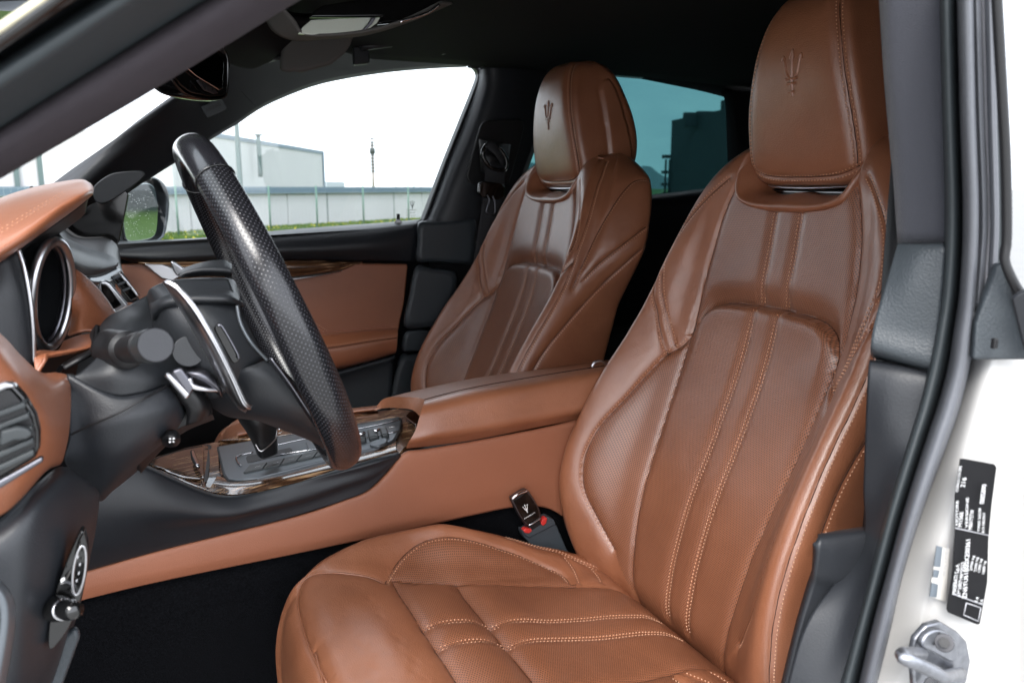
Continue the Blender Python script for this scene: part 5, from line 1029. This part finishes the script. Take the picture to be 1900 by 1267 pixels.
# lidded storage in front, far side
skin('far_cover', [TP([(440, 800), (470, 794), (520, 778), (600, 764), (700, 752)], .0), TP([(440, 806), (470, 800), (520, 784), (600, 770), (700, 758)], .014), TP([(446, 812), (470, 806), (520, 790), (600, 776), (700, 764)], .0)], 'hide_dash', con, nu=10, nv=30, thick=0)
# armrest lid
arm = thing('armrest_lid', 'padded brown leather centre armrest between the two seats', 'armrest', (.6, 1.31, -.42))
AR = [[(754, 832, 1.215), (800, 827, 1.215), (880, 816, 1.215), (1000, 792, 1.215), (1130, 766, 1.215)],
      [(757, 822, 1.196), (800, 812, 1.192), (880, 800, 1.192), (1000, 778, 1.192), (1130, 752, 1.192)],
      [(770, 800, 1.196), (810, 790, 1.194), (880, 776, 1.194), (1000, 752, 1.194), (1130, 726, 1.194)],
      [(780, 768, 1.203), (820, 756, 1.205), (880, 742, 1.205), (1000, 718, 1.205), (1130, 694, 1.205)],
      [(786, 749, 1.222), (820, 738, 1.23), (880, 724, 1.23), (1000, 703, 1.23), (1130, 681, 1.23)],
      [(788, 742, 1.250), (820, 733, 1.262), (880, 719, 1.262), (1000, 698, 1.262), (1130, 678, 1.262)]]
skin('lid_side', [PP(c) for c in AR], 'hide', arm, nu=50, nv=50, thick=0)
skin('lid_top', [PP([(787, 741, 1.254), (820, 732, 1.266), (880, 718, 1.266), (1000, 697, 1.266), (1130, 677, 1.266)]), PP([(775, 738, 1.30), (820, 725, 1.31), (880, 712, 1.31), (1000, 692, 1.31), (1130, 673, 1.31)]), PP([(735, 736, 1.38), (800, 719, 1.39), (880, 704, 1.39), (1000, 686, 1.39), (1130, 668, 1.39)]), PP([(712, 740, 1.42), (760, 728, 1.44), (880, 702, 1.44), (1000, 686, 1.44), (1130, 668, 1.44)]), PP([(700, 752, 1.43), (760, 740, 1.45), (880, 712, 1.45), (1000, 696, 1.45), (1130, 678, 1.45)])], 'hide', arm, nu=40, nv=50, thick=0)
skin('lid_nose', [PP([(788, 742, 1.250), (775, 738, 1.30), (735, 736, 1.38), (712, 740, 1.42), (700, 752, 1.43)]), PP([(784, 757, 1.248), (768, 750, 1.30), (735, 748, 1.38), (712, 750, 1.42), (698, 758, 1.43)]), PP([(779, 772, 1.252), (764, 760, 1.30), (735, 757, 1.38), (712, 757, 1.42), (695, 762, 1.43)])], 'hide', arm, nu=16, nv=40, thick=0)
skin('lid_front', [PP([(754, 832, 1.215), (757, 822, 1.196), (770, 800, 1.196), (780, 768, 1.203), (786, 749, 1.222), (788, 742, 1.25)]), PP([(756, 830, 1.235), (760, 818, 1.235), (774, 796, 1.24), (783, 770, 1.24), (787, 752, 1.25), (789, 744, 1.26)])], 'hide', arm, nu=6, nv=30, thick=0)
tube('lid_seam', PP([(788, 742, 1.251), (820, 733, 1.263), (880, 719, 1.263), (1000, 698, 1.263), (1120, 679, 1.263)]), .0016, 'seam', arm, n=30, k=6)
wallbox('console_core', P(760, 850, 1.25), P(1120, 790, 1.25), -1.0, -.47, .18, M['black'], con)
wallbox('console_core', P(140, 1000, 1.25), P(770, 850, 1.25), -1.0, -.58, .16, M['black'], con)
tube('belt_tab', PP([(1098, 681, 1.19), (1104, 672, 1.19), (1116, 670, 1.19), (1124, 676, 1.19)]), .0022, 'satin', car, n=16, k=8)
# tunnel carpet and footwell
skin('tunnel_carpet', [PP([(100, 1120), (300, 1070), (640, 1000), (837, 958), (952, 930), (1110, 900)], 1.235), [(-.75, 1.23, -1.02), (-.4, 1.23, -1.02), (0, 1.23, -1.02), (.4, 1.23, -1.02), (.8, 1.23, -1.02), (1.2, 1.23, -1.02)]], 'carpet', car, nu=10, nv=30, thick=.004)
skin('tunnel_carpet', [PP([(780, 930), (900, 905), (1000, 890), (1110, 870)], 1.232), PP([(780, 1060), (900, 1060), (1000, 1060), (1110, 1080)], 1.232)], 'carpet', car, nu=10, nv=30, thick=.004)
plate('seat_bracket', PP([(1066, 968), (1080, 985), (1090, 1030), (1083, 1034), (1072, 990)], 1.2), 'hide', car, thick=.006, bev=.002)

# ================================================================ buckle and its ornamental tongue
bk = thing('belt_buckle', 'slate belt buckle with red release buttons beside the cushion', 'belt buckle', P(1010, 1020, 1.205))
plate('body', PP([(968, 986), (972, 996), (985, 1010), (1000, 1040), (1070, 1050), (1052, 1018), (1034, 976), (1028, 966), (1018, 960), (1010, 961)], 1.198), 'buckle', bk, thick=.018, bev=.003)
plate('cap', PP([(969, 984), (974, 993), (982, 998), (1032, 972), (1027, 963), (1018, 959), (1008, 962), (1004, 970), (984, 984)], 1.194), 'buckle', bk, thick=.02, bev=.002)
plate('release_button', PP([(971, 984), (976, 980), (986, 981), (988, 985), (982, 990), (974, 989)], 1.192), 'red', bk, thick=.012, bev=.002); plate('release_button', PP([(1004, 972), (1006, 964), (1013, 960), (1016, 961), (1014, 971), (1008, 976)], 1.192), 'red', bk, thick=.012, bev=.002)
tg = thing('buckle_tongue', 'black chrome edged tongue with white trident pushed into the buckle', 'buckle tongue', P(975, 945, 1.19))
fo = [(948, 926), (951, 921), (972, 908), (978, 908), (983, 913), (994, 930), (1001, 943), (1005, 958), (1002, 965), (985, 975), (979, 976), (970, 968), (958, 948)]
plate('rim', PP(fo, 1.190), 'darkmetal', tg, thick=.010, bev=.003, round_=60)
fi = [(954, 930), (958, 926), (974, 916), (980, 915), (991, 930), (998, 943), (1001, 956), (998, 962), (985, 971), (980, 972), (972, 964), (962, 948)]
plate('face', PP(fi, 1.188), 'gloss', tg, thick=.002, bev=.0008, round_=60)
tube('top_bar', PP([(950, 926, 1.187), (960, 917, 1.186), (978, 910, 1.187)]), .0028, 'chrome', tg, n=14, k=8); tube('lower_edge', PP([(981, 974, 1.187), (990, 970, 1.186), (1003, 961, 1.187)]), .0013, 'chrome', tg, n=14, k=8)
c0 = P(976, 943, 1.1868); xd = P(986, 937.5, 1.1868)-c0; yd = P(971, 933, 1.1868)-c0; xd /= np.linalg.norm(xd); yd = yd-np.dot(yd, xd)*xd
emblem('tongue_emblem', c0, xd, yd, .0165, 'white', tg, .0003)
text3d('tongue_lettering', 'MASERATI', P(972.5, 963.5, 1.1868), P(998, 948.5, 1.1868)-P(973.5, 963, 1.1868), yd, .0035, 'white', tg, fit=.0225)
plate('blade', PP([(984, 976), (1002, 966), (1006, 972), (988, 984)], 1.194), 'black', tg, thick=.004, bev=.001)

# ================================================================ steering wheel
sw = thing('steering_wheel', 'black steering wheel with perforated rim seen nearly edge on', 'steering wheel', (.05, .93, -.30))
WC = np.array((.1250, .93, -.1325)); WU = np.array((-.148, 0, .373)); WU /= np.linalg.norm(WU); WY = np.array((0, 1., 0)); WN = np.cross(WY, WU); WN = WN if WN[0] > 0 else -WN
def wp(r, th, n=0): return WC+r*(math.sin(th)*WY+math.cos(th)*WU)+n*WN
RR = .186; nu_, nv_ = 260, 28; V = []; uvs = []; mids = []
for i in range(nu_):
    th = 2*math.pi*i/nu_; g = .0160+.0018*math.exp(-((abs((th+math.pi) % (2*math.pi)-math.pi)-1.9)/.5)**2)+.001*math.exp(-((th-math.pi)/.6)**2)
    for j in range(nv_):
        ph = 2*math.pi*j/nv_+math.pi/2; V.append(wp(RR+g*math.cos(ph)*.92, th, g*1.12*math.sin(ph))); uvs.append((RR*th, g*ph))
F = gridf(nu_, nv_, True, True); Vn = arr(V)
for f in F:
    th = 360*(f[0]//nv_)/nu_; a = min(th, 360-th); mids.append(1 if a < 36 else 0)
mk('rim', Vn, F, ['rim', 'rim_s'], sw, uvs=np.array(uvs), mids=mids)
for s in (-1, 1):
    th = s*math.radians(36); g = .0163; tube('rim_joint', [wp(RR+g*math.cos(p)*.95, th, g*1.14*math.sin(p)) for p in np.arange(30)*2*math.pi/30], .0009, 'gloss', sw, closed=True, n=60, k=6)
# hub and spokes, traced behind the rim
skin('hub_cover', [PP([(272, 548, .86), (283, 600, .84), (300, 650, .83), (322, 690, .83), (345, 720, .84)]), PP([(282, 534, .83), (310, 580, .80), (335, 640, .79), (360, 690, .79), (395, 740, .80)]), PP([(332, 519, .84), (365, 565, .79), (400, 620, .775), (420, 665, .775), (445, 705, .79)]),
                   PP([(424, 519, .84), (444, 566, .80), (470, 620, .79), (485, 650, .79), (496, 668, .80)])], 'hub', sw, nu=40, nv=40, thick=.01)
skin('hub_top', [PP([(334, 508, .88), (341, 498, .88), (373, 487, .88), (412, 482, .88), (430, 490, .88)]), PP([(334, 514, .84), (341, 507, .84), (373, 500, .84), (412, 500, .84), (430, 502, .84)]), PP([(336, 516, .86), (345, 515, .86), (373, 513, .86), (412, 513, .86), (430, 515, .86)])], 'hub', sw, nu=14, nv=24, thick=.004)
skin('upper_spoke', [PP([(272, 549, .90), (284, 532, .90), (332, 518, .90), (424, 516, .90), (445, 540, .90)]), PP([(280, 575, .82), (300, 558, .80), (350, 550, .79), (420, 548, .79), (446, 558, .80)]), PP([(284, 596, .83), (310, 580, .81), (355, 572, .80), (420, 566, .795), (452, 570, .80)])], 'hub', sw, nu=20, nv=30, thick=.006)
skin('lower_spoke', [PP([(345, 716, .84), (400, 700, .80), (450, 684, .785), (497, 666, .79)]), PP([(372, 740, .84), (430, 725, .80), (490, 710, .785), (540, 700, .79)]), PP([(420, 772, .86), (470, 770, .82), (530, 765, .80), (585, 760, .80)]), PP([(455, 776, .90), (520, 790, .86), (580, 810, .84), (625, 830, .84)]), PP([(470, 778, .93), (520, 796, .90), (580, 820, .88), (628, 850, .88)])], 'hub', sw, nu=30, nv=30, thick=.006)
skin('spoke_bezel', [PP([(497, 668, .785), (530, 712, .785), (565, 765, .79), (600, 815, .80)]), PP([(503, 666, .78), (538, 712, .78), (573, 765, .785), (606, 812, .80)])], 'darkmetal', sw, nu=4, nv=24, thick=.003)
tube('hub_edge', PP([(440, 567, .79), (447, 600, .785), (466, 635, .78), (496, 668, .785)]), .0018, 'silverpl', sw, n=30, k=8)
plate('switch_pod', PP([(398, 608), (405, 601), (412, 604), (444, 660), (444, 668), (436, 674), (428, 668), (402, 620)], .772), 'gloss', sw, thick=.006, bev=.002, round_=40)
tube('pod_trim', PP([(404, 606, .768), (412, 606, .768), (440, 655, .768), (442, 666, .768)]), .0014, 'darkmetal', sw, n=30, k=8)
disc('round_boss', 350, 652, .785, .014, 'hub', sw, depth=.003)
# paddles
def paddle(off, yshift, nm_label=None):
    c1 = [(305, 524), (325, 535), (352, 566), (378, 606), (402, 648), (428, 700), (450, 748), (461, 757)]; c2 = [(306, 528), (318, 550), (340, 585), (362, 622), (386, 668), (412, 715), (440, 755), (456, 766)]
    a = [P(x, y, .770-.015*math.sin(math.pi*i/7))+off for i, (x, y) in enumerate(c1)]; b = [P(x, y, .790-.01*math.sin(math.pi*i/7))+off for i, (x, y) in enumerate(c2)]; m_ = [(p+q)/2+(-.002, -.008, .002) for p, q in zip(a, b)]
    return a, m_, b
a, m_, b = paddle(np.array((0, 0, 0)), 0)
pd = skin('shift_paddle', [a, [p+(.004, -.004, .003) for p in a], m_, b], 'satin', sw, nu=12, nv=70, thick=.0025); pd['label'] = 'curved satin metal shift paddle on the near side'
skin('paddle_web', [PP([(318, 556, .80), (345, 600, .80), (375, 655, .80), (400, 705, .80)]), PP([(326, 620, .80), (345, 660, .79), (360, 690, .79), (385, 735, .80)])], 'black', sw, nu=8, nv=20, thick=.004)
skin('paddle_arm', [PP([(322, 690, .80), (350, 684, .785), (380, 684, .78), (402, 700, .785)]), PP([(330, 696, .79), (350, 694, .775), (380, 700, .77), (405, 718, .775)]), PP([(345, 712, .80), (360, 712, .785), (385, 720, .78), (412, 738, .785)])], 'darkmetal', sw, nu=10, nv=24, thick=.004)
tube('paddle_rib', PP([(351, 702, .775), (357, 716, .775), (380, 722, .775), (406, 724, .78)]), [.003, .003, .002, .0015], 'satin', sw, n=24, k=8)
plate('far_paddle', PP([(316, 486), (323, 485), (337, 495), (343, 500), (334, 510), (329, 513)], 1.08), 'satin', sw, thick=.006, bev=.002)

# ================================================================ steering column
colm = thing('steering_column', 'black column shroud with indicator stalk behind the wheel', 'steering column', (-.05, .93, -.40))
skin('upper_shroud', [PP([(184, 606, .86), (200, 588, .88), (240, 566, .89), (271, 549, .90), (290, 540, .92)]), PP([(186, 622, .83), (215, 610, .83), (250, 594, .84), (282, 588, .86), (300, 580, .88)]), PP([(190, 650, .80), (225, 650, .79), (265, 648, .80), (306, 640, .82), (330, 630, .84)]),
                      PP([(150, 690, .79), (210, 690, .775), (270, 695, .78), (322, 690, .80), (350, 680, .82)]), PP([(128, 700, .79), (200, 735, .775), (260, 732, .775), (309, 716, .79), (350, 700, .81)])], 'hub', colm, nu=40, nv=40, thick=.008)
skin('shroud_flank', [PP([(186, 604, .86), (182, 640, .84), (178, 655, .83), (150, 672, .82), (122, 688, .82)]), PP([(176, 618, .88), (172, 640, .87), (165, 655, .86), (140, 668, .85), (116, 684, .85)]), PP([(170, 640, .92), (160, 660, .92), (140, 672, .92), (120, 684, .92), (105, 700, .92)])], 'black', colm, nu=10, nv=30, thick=.004)
skin('lower_shroud', [PP([(124, 694, .788), (170, 718, .776), (220, 735, .77), (270, 728, .772), (309, 717, .785), (330, 735, .80)]), PP([(128, 740, .785), (170, 760, .77), (220, 765, .762), (270, 752, .765), (322, 740, .78), (340, 755, .80)]), PP([(130, 812, .785), (170, 805, .765), (220, 795, .76), (270, 782, .762), (318, 768, .775), (342, 772, .80)]),
                      PP([(120, 850, .80), (170, 860, .785), (215, 850, .775), (262, 830, .775), (300, 812, .785), (325, 800, .80)]), PP([(130, 872, .84), (178, 906, .84), (200, 905, .83), (240, 872, .82), (280, 838, .82), (310, 815, .82)]), PP([(150, 900, .90), (184, 930, .92), (210, 910, .92), (250, 878, .92), (285, 845, .92), (315, 815, .92)])], 'soft', colm, nu=50, nv=50, thick=.006)
tube('shroud_joint', PP([(132, 806, .764), (170, 788, .758), (220, 766, .752), (270, 738, .756), (309, 716, .778)]), .0010, 'black', colm, n=40, k=6)
# stalk
sa, sb_ = P(228, 650, .79), P(290, 640, .665)
tube('stalk_boot', [sa+(-.012, .02, 0), sa, sa+(sb_-sa)*.2], [.017, .018, .016], 'black', colm, n=12, k=24)
st = tube('indicator_stalk', [sa, sa+(sb_-sa)*.15, sa+(sb_-sa)*.5, sa+(sb_-sa)*.72], [.0110, .0120, .0130, .0132], 'black', colm, n=20, k=28)
tube('stalk_knob', [sa+(sb_-sa)*.73, sa+(sb_-sa)*.76, sa+(sb_-sa)*.94, sa+(sb_-sa)*.99], [.0122, .0134, .0136, .0136], 'key', colm, n=30, k=28, cap=False)
ax_ = (sb_-sa)/np.linalg.norm(sb_-sa); a1 = np.cross(ax_, (0, 0, 1)); a1 /= np.linalg.norm(a1); a2 = np.cross(a1, ax_)
plate('knob_face', [sa+(sb_-sa)*.995+(a1*math.cos(t)+a2*math.sin(t))*.0134 for t in np.arange(36)*2*math.pi/36], 'keyg', colm, thick=.004, bev=.0014)
for a, b, c, d, mm in (((302, 697), (314, 690), (356, 732), (344, 744), 'satin'), ((316, 690), (338, 682), (364, 718), (350, 738), 'darkmetal')): plate('bracket_rib', PP([a, b, c, d], .772), mm, colm, thick=.008, bev=.003)
skin('column_collar', [PP([(300, 700, .80), (325, 735, .79), (345, 760, .79), (345, 790, .80)]), PP([(345, 690, .80), (362, 720, .79), (380, 755, .79), (372, 782, .80)]), PP([(380, 720, .84), (390, 740, .84), (394, 764, .84), (388, 778, .84)])], 'black', colm, nu=16, nv=20, thick=.006)
skin('column_knuckle', [PP([(255, 860, .84), (300, 812, .82), (345, 788, .81), (394, 768, .82)]), PP([(262, 878, .88), (300, 835, .87), (345, 800, .86), (398, 778, .86)])], 'black', colm, nu=8, nv=24, thick=.02)
adj = skin('adjuster_knob', [PP([(300, 806, .79), (312, 798, .78), (326, 798, .78), (334, 806, .79)]), PP([(299, 816, .776), (312, 812, .766), (326, 812, .766), (335, 816, .776)]), PP([(302, 826, .79), (314, 830, .78), (326, 828, .78), (333, 822, .79)])], 'black', colm, nu=12, nv=16, thick=.006)
for dx, dy in ((-4, -3.5), (4, -4), (-4.5, 3.5), (3.5, 3)): plate('arrow_mark', PP([(319+dx*.35, 817+dy*.35), (319+dx*1.25, 817+dy*.5), (319+dx*1.25, 817+dy*1.25), (319+dx*.5, 817+dy*1.25)], .7645), 'white', colm, thick=.0004, bev=0)

# ================================================================ dashboard
dash = thing('dashboard', 'brown leather dashboard with hooded gauges, side air vent and light switch', 'dashboard', (-.3, 1.0, -.6))
skin('gauge_hood', [PP([(-60, 405, 1.05), (0, 368, 1.05), (60, 348, 1.05), (120, 336, 1.04), (152, 333, 1.02), (168, 340, 1.0)]), PP([(-60, 400, .92), (0, 378, .93), (60, 358, .95), (120, 343, .96), (155, 338, .965), (174, 347, .965)]), PP([(-60, 425, .82), (0, 412, .83), (60, 388, .85), (120, 360, .88), (160, 350, .90), (174, 352, .925)]),
                    PP([(-60, 490, .76), (0, 458, .77), (60, 420, .79), (120, 380, .83), (155, 362, .86), (173, 358, .90)]), PP([(-60, 515, .775), (0, 482, .785), (60, 440, .80), (110, 405, .84), (150, 376, .87), (172, 362, .91)]), PP([(-60, 520, .84), (0, 488, .85), (60, 446, .87), (110, 410, .90), (148, 382, .93), (168, 364, .94)])], 'hide_dash', dash, nu=50, nv=50, thick=.004)
stitchset('stitching', [dl([(0, 433, .79), (45, 405, .81), (90, 377, .84), (120, 359, .87)]), dl([(0, 426, .80), (45, 398, .82), (90, 371, .85), (118, 355, .875)])], dash, r=.0004)
skin('hood_lining', [PP([(-60, 520, .84), (0, 488, .85), (60, 446, .87), (110, 410, .90), (148, 382, .93), (168, 364, .94)]), PP([(-60, 530, .97), (20, 500, .98), (80, 455, .99), (130, 420, 1.0), (158, 396, 1.0), (160, 374, 1.0)])], 'black', dash, nu=8, nv=24, thick=.003)
skin('gauge_panel', [PP([(-60, 500, .83), (0, 480, .83), (34, 462, .84)]), PP([(-60, 560, .82), (10, 550, .82), (54, 545, .83)]), PP([(-60, 640, .82), (20, 650, .82), (64, 640, .83)]), PP([(-60, 720, .82), (20, 710, .82), (62, 690, .83)])], 'soft', dash, nu=20, nv=16, thick=.004)
tube('gauge_ring', PP([(34, 462, .825), (46, 500, .822), (56, 550, .82), (62, 610, .82), (64, 672, .825)]), .0018, 'satin', dash, n=40, k=8)
# bezel ring of the near tube gauge
er = [P(95+36*math.cos(t)-6*math.sin(t), 546+98*math.sin(t)-4*math.cos(t), .90+.03*math.sin(t+1.4)) for t in np.arange(48)*2*math.pi/48]
tube('gauge_bezel', er, .0048, 'satin', dash, closed=True, n=120, k=12); ec = np.mean(er, 0)
tube('bezel_inner', [ec+(p-ec)*.93+(-.004, .004, 0) for p in er], .004, 'darkmetal', dash, closed=True, n=120, k=10)
skin('gauge_bowl', [[ec+(p-ec)*.93+(-.003, .004, 0) for p in er], [ec+(p-ec)*.85+(-.03, .04, 0) for p in er], [ec+(p-ec)*.1+(-.04, .05, 0) for p in er]], 'soft', dash, nu=10, nv=60, closed=True, thick=0)
skin('gauge_shroud', [PP([(40, 430, .95), (45, 520, .95), (50, 620, .95), (70, 720, .95)]), PP([(100, 420, 1.0), (150, 500, 1.0), (150, 640, 1.0), (140, 700, 1.0)])], 'black', dash, nu=6, nv=12, thick=0)
skin('screen_hood', [PP([(98, 446, .98), (108, 442, 1.02), (130, 446, 1.1), (170, 462, 1.16), (205, 474, 1.2), (219, 482, 1.22)]), PP([(108, 448, .93), (125, 458, .96), (150, 468, 1.04), (185, 480, 1.12), (210, 485, 1.17), (220, 487, 1.2)]), PP([(124, 480, .92), (140, 485, .95), (160, 492, 1.02), (190, 498, 1.10), (212, 494, 1.16), (219, 492, 1.19)]), PP([(130, 498, .93), (142, 503, .96), (160, 512, 1.02), (186, 508, 1.10), (210, 498, 1.16), (218, 494, 1.19)])], 'soft2', dash, nu=24, nv=30, thick=.004)
skin('screen_base', [PP([(160, 513, 1.03), (188, 510, 1.1), (218, 496, 1.19)]), PP([(168, 522, 1.03), (195, 520, 1.1), (225, 502, 1.19)]), PP([(178, 530, 1.06), (205, 522, 1.12), (222, 514, 1.2)])], 'silverpl', dash, nu=10, nv=16, thick=.004)
skin('dash_pad', [PP([(128, 492, .945), (150, 505, .95), (170, 522, .955), (195, 550, .955), (215, 580, .95)]), PP([(132, 530, .93), (150, 540, .93), (172, 560, .93), (190, 580, .93), (208, 600, .93)]), PP([(132, 590, .92), (148, 590, .91), (165, 598, .91), (180, 605, .91), (188, 612, .91)]), PP([(125, 622, .91), (145, 616, .90), (165, 612, .90), (180, 614, .90), (186, 620, .90)])], 'hide_dash', dash, nu=30, nv=30, thick=.003)
stitchset('stitching', [dl([(139, 508, .938), (160, 522, .943), (185, 548, .945), (208, 578, .943)]), dl([(136, 514, .936), (158, 530, .940), (182, 556, .940), (204, 586, .940)])], dash, r=.0004)
skin('dash_roll', [PP([(118, 632, .90), (145, 622, .895), (170, 618, .89), (186, 616, .89)]), PP([(105, 650, .87), (140, 640, .865), (170, 630, .86), (186, 628, .86)]), PP([(66, 652, .83), (100, 655, .83), (150, 648, .84), (180, 642, .85)]), PP([(66, 700, .81), (80, 665, .82), (100, 662, .835), (150, 655, .85)])], 'hide_dash', dash, nu=24, nv=24, thick=.003)
plate('screen_bezel', PP([(182, 535), (184, 521), (198, 520), (206, 526), (240, 568), (213, 584), (208, 575)], 1.03), 'satin', dash, thick=.006, bev=.003)
plate('screen', PP([(188, 540), (187, 526), (196, 527), (201, 531), (226, 566), (212, 574), (206, 572)], 1.026), 'gloss', dash, thick=.004, bev=.001)
plate('centre_vent', PP([(204, 514), (221, 506), (258, 552), (242, 560)], 1.10), 'gloss', dash, thick=.006, bev=.002)
tube('vent_trim', PP([(221, 506, 1.095), (240, 528, 1.095), (257, 550, 1.095)]), .002, 'satin', dash, n=10, k=8)
for k in range(3): plate('vent_blade', PP([(208+k*9, 516+k*11), (224+k*9, 510+k*11), (227+k*9, 513+k*11), (211+k*9, 520+k*11)], 1.092), 'soft2', dash, thick=.004, bev=.0008)
skin('dash_core', [PP([(60, 345, 1.3), (100, 420, 1.3), (140, 480, 1.3), (220, 500, 1.3), (262, 560, 1.3)]), PP([(60, 345, 2.0), (100, 400, 2.0), (140, 440, 2.0), (215, 452, 2.0), (230, 560, 2.0)])], 'black', dash, nu=10, nv=30, thick=.004)
# big near end of the dashboard, with the vent
skin('end_pad', [PP([(-80, 560, .72), (0, 618, .72), (40, 660, .74), (75, 690, .78), (105, 690, .84)]), PP([(-80, 600, .66), (0, 648, .66), (50, 690, .68), (90, 710, .73), (128, 700, .80)]), PP([(-80, 680, .635), (0, 700, .635), (55, 725, .645), (95, 745, .69), (132, 745, .77)]), PP([(-80, 800, .62), (0, 800, .62), (72, 790, .635), (105, 800, .68), (128, 805, .76)]),
                 PP([(-80, 930, .63), (0, 905, .63), (50, 880, .64), (90, 858, .68), (118, 850, .75)]), PP([(-80, 1000, .65), (0, 958, .65), (40, 925, .66), (85, 875, .70), (112, 862, .76)])], 'hide_dash', dash, nu=60, nv=50, thick=.004)
vent = plate('air_vent', PP([(-60, 745), (10, 711), (25, 714), (45, 735), (66, 770), (74, 800), (74, 830), (66, 850), (30, 872), (-60, 925)], .622), 'gloss', dash, thick=.012, bev=.004)
plate('vent_mouth', PP([(-60, 756), (8, 722), (20, 724), (38, 744), (58, 776), (66, 803), (66, 826), (58, 840), (26, 860), (-60, 910)], .6165), 'black', dash, thick=.002, bev=.001)
plate('vent_frame', PP([(-60, 918), (0, 890), (40, 868), (78, 846), (82, 856), (44, 880), (4, 905), (-60, 940)], .615), 'darkmetal', dash, thick=.006, bev=.002); plate('vent_frame', PP([(-60, 742), (8, 709), (24, 711), (30, 720), (12, 722), (-60, 756)], .614), 'satin', dash, thick=.006, bev=.002)
for k, (y0, y1) in enumerate(((758, 742), (784, 762), (812, 786), (838, 808), (864, 830))): plate('vent_blade', PP([(-60, y0+26), (52+k*4-abs(k-2)*3, y1-6+10), (54+k*4-abs(k-2)*3, y1+4+10), (-60, y0+38)], .612), 'key', dash, thick=.012, bev=.001)
plate('vent_tab', PP([(0, 800), (30, 792), (50, 794), (62, 806), (50, 816), (26, 818), (0, 830)], .606), 'key', dash, thick=.006, bev=.002)
skin('knee_panel', [PP([(-80, 1010, .66), (0, 962, .66), (60, 905, .68), (105, 868, .73), (125, 866, .78)]), PP([(-80, 1040, .64), (0, 1000, .64), (70, 940, .655), (130, 890, .70), (178, 905, .76)]), PP([(-80, 1120, .635), (0, 1080, .635), (60, 1030, .645), (140, 980, .69), (184, 930, .76)]), PP([(-80, 1220, .64), (10, 1180, .64), (60, 1130, .65), (120, 1080, .69), (176, 990, .76)]),
                    PP([(-80, 1320, .66), (10, 1290, .66), (60, 1240, .67), (120, 1160, .70), (162, 1060, .77)]), PP([(-80, 1400, .70), (10, 1370, .70), (60, 1320, .71), (110, 1240, .74), (150, 1120, .80)])], 'soft', dash, nu=50, nv=40, thick=.004)
plate('light_switch_panel', PP([(150, 985), (160, 1000), (164, 1030), (160, 1070), (150, 1110), (130, 1160), (110, 1190), (92, 1205), (90, 1170), (100, 1110), (120, 1050)], .668), 'gloss', dash, thick=.012, bev=.004, round_=60)
tube('switch_ring', [P(147+11*math.cos(t)+6*math.sin(t), 1058-46*math.sin(t), .655) for t in np.arange(40)*2*math.pi/40], .0009, 'satin', dash, closed=True, n=80, k=8)
for dx, dy in ((-4, -26), (0, -12), (-2, 4), (-6, 18)): plate('switch_icon', PP([(147+dx, 1060+dy-2), (150+dx, 1060+dy-5), (149+dx, 1060+dy+1), (147+dx, 1060+dy+2)], .654), 'grey_print', dash, thick=.0003, bev=0)
plate('switch_icon', PP([(113, 1074), (120, 1070), (120, 1076), (113, 1081)], .656), 'white', dash, thick=.0003, bev=0)
ka, kb = P(100, 1128, .67), P(140, 1132, .63); tube('rotary_knob', [ka, ka+(kb-ka)*.3, ka+(kb-ka)*.35, ka+(kb-ka)*.9, kb], [.010, .010, .0075, .008, .006], 'gloss', dash, n=20, k=20); tube('knob_ring', [ka+(kb-ka)*.38, ka+(kb-ka)*.5], .0082, 'chrome', dash, n=2, k=20)
skin('dash_end_cap', [PP([(-80, 1050, .60), (-20, 1065, .60), (10, 1085, .60), (28, 1120, .60), (26, 1180, .60), (5, 1300, .60)]), PP([(-80, 1060, .59), (-20, 1080, .59), (0, 1095, .59), (14, 1125, .59), (12, 1180, .59), (-10, 1300, .59)]), PP([(-80, 1075, .59), (-30, 1095, .59), (-10, 1110, .59), (0, 1130, .59), (-2, 1180, .59), (-25, 1300, .59)])], 'silverpl', dash, nu=12, nv=30, thick=.01)
plate('door_sill_plate', PP([(78, 1212), (140, 1165), (150, 1180), (110, 1290), (20, 1330), (-40, 1330)], .73), 'soft2', car, thick=.01, bev=.004)
# front footwell mat edge
skin('floor_mat', [[(-.75, .70, -1.004), (.0, .70, -1.004), (.5, .70, -1.004)], [(-.75, 1.16, -1.004), (.0, 1.16, -1.004), (.5, 1.16, -1.004)]], 'carpet', car, nu=8, nv=16, thick=.006)
box('dash_body', (-.70, 1.31, -.36), (.44, 1.36, .50), 'soft', dash, bev=.05)
# white bonnet and scuttle ahead of the windscreen
mk('bonnet', [(-.95, .62, -.08), (-.95, 2.0, -.08), (-2.1, 1.9, -.22), (-2.1, .7, -.22)], [(0, 1, 2, 3)], 'paint', car, mods=[('SOLIDIFY', dict(thickness=.02, offset=-1))])
mk('dash_top', [(-.95, .60, -.09), (-.95, 2.02, -.09), (-.40, 2.02, -.04), (-.12, 1.75, -.06), (-.12, 1.10, -.05), (-.22, .80, -.04), (-.40, .66, -.06)], [(0, 6, 5, 4, 3, 2, 1)], 'black', dash, mods=[('SOLIDIFY', dict(thickness=.01, offset=-1))])
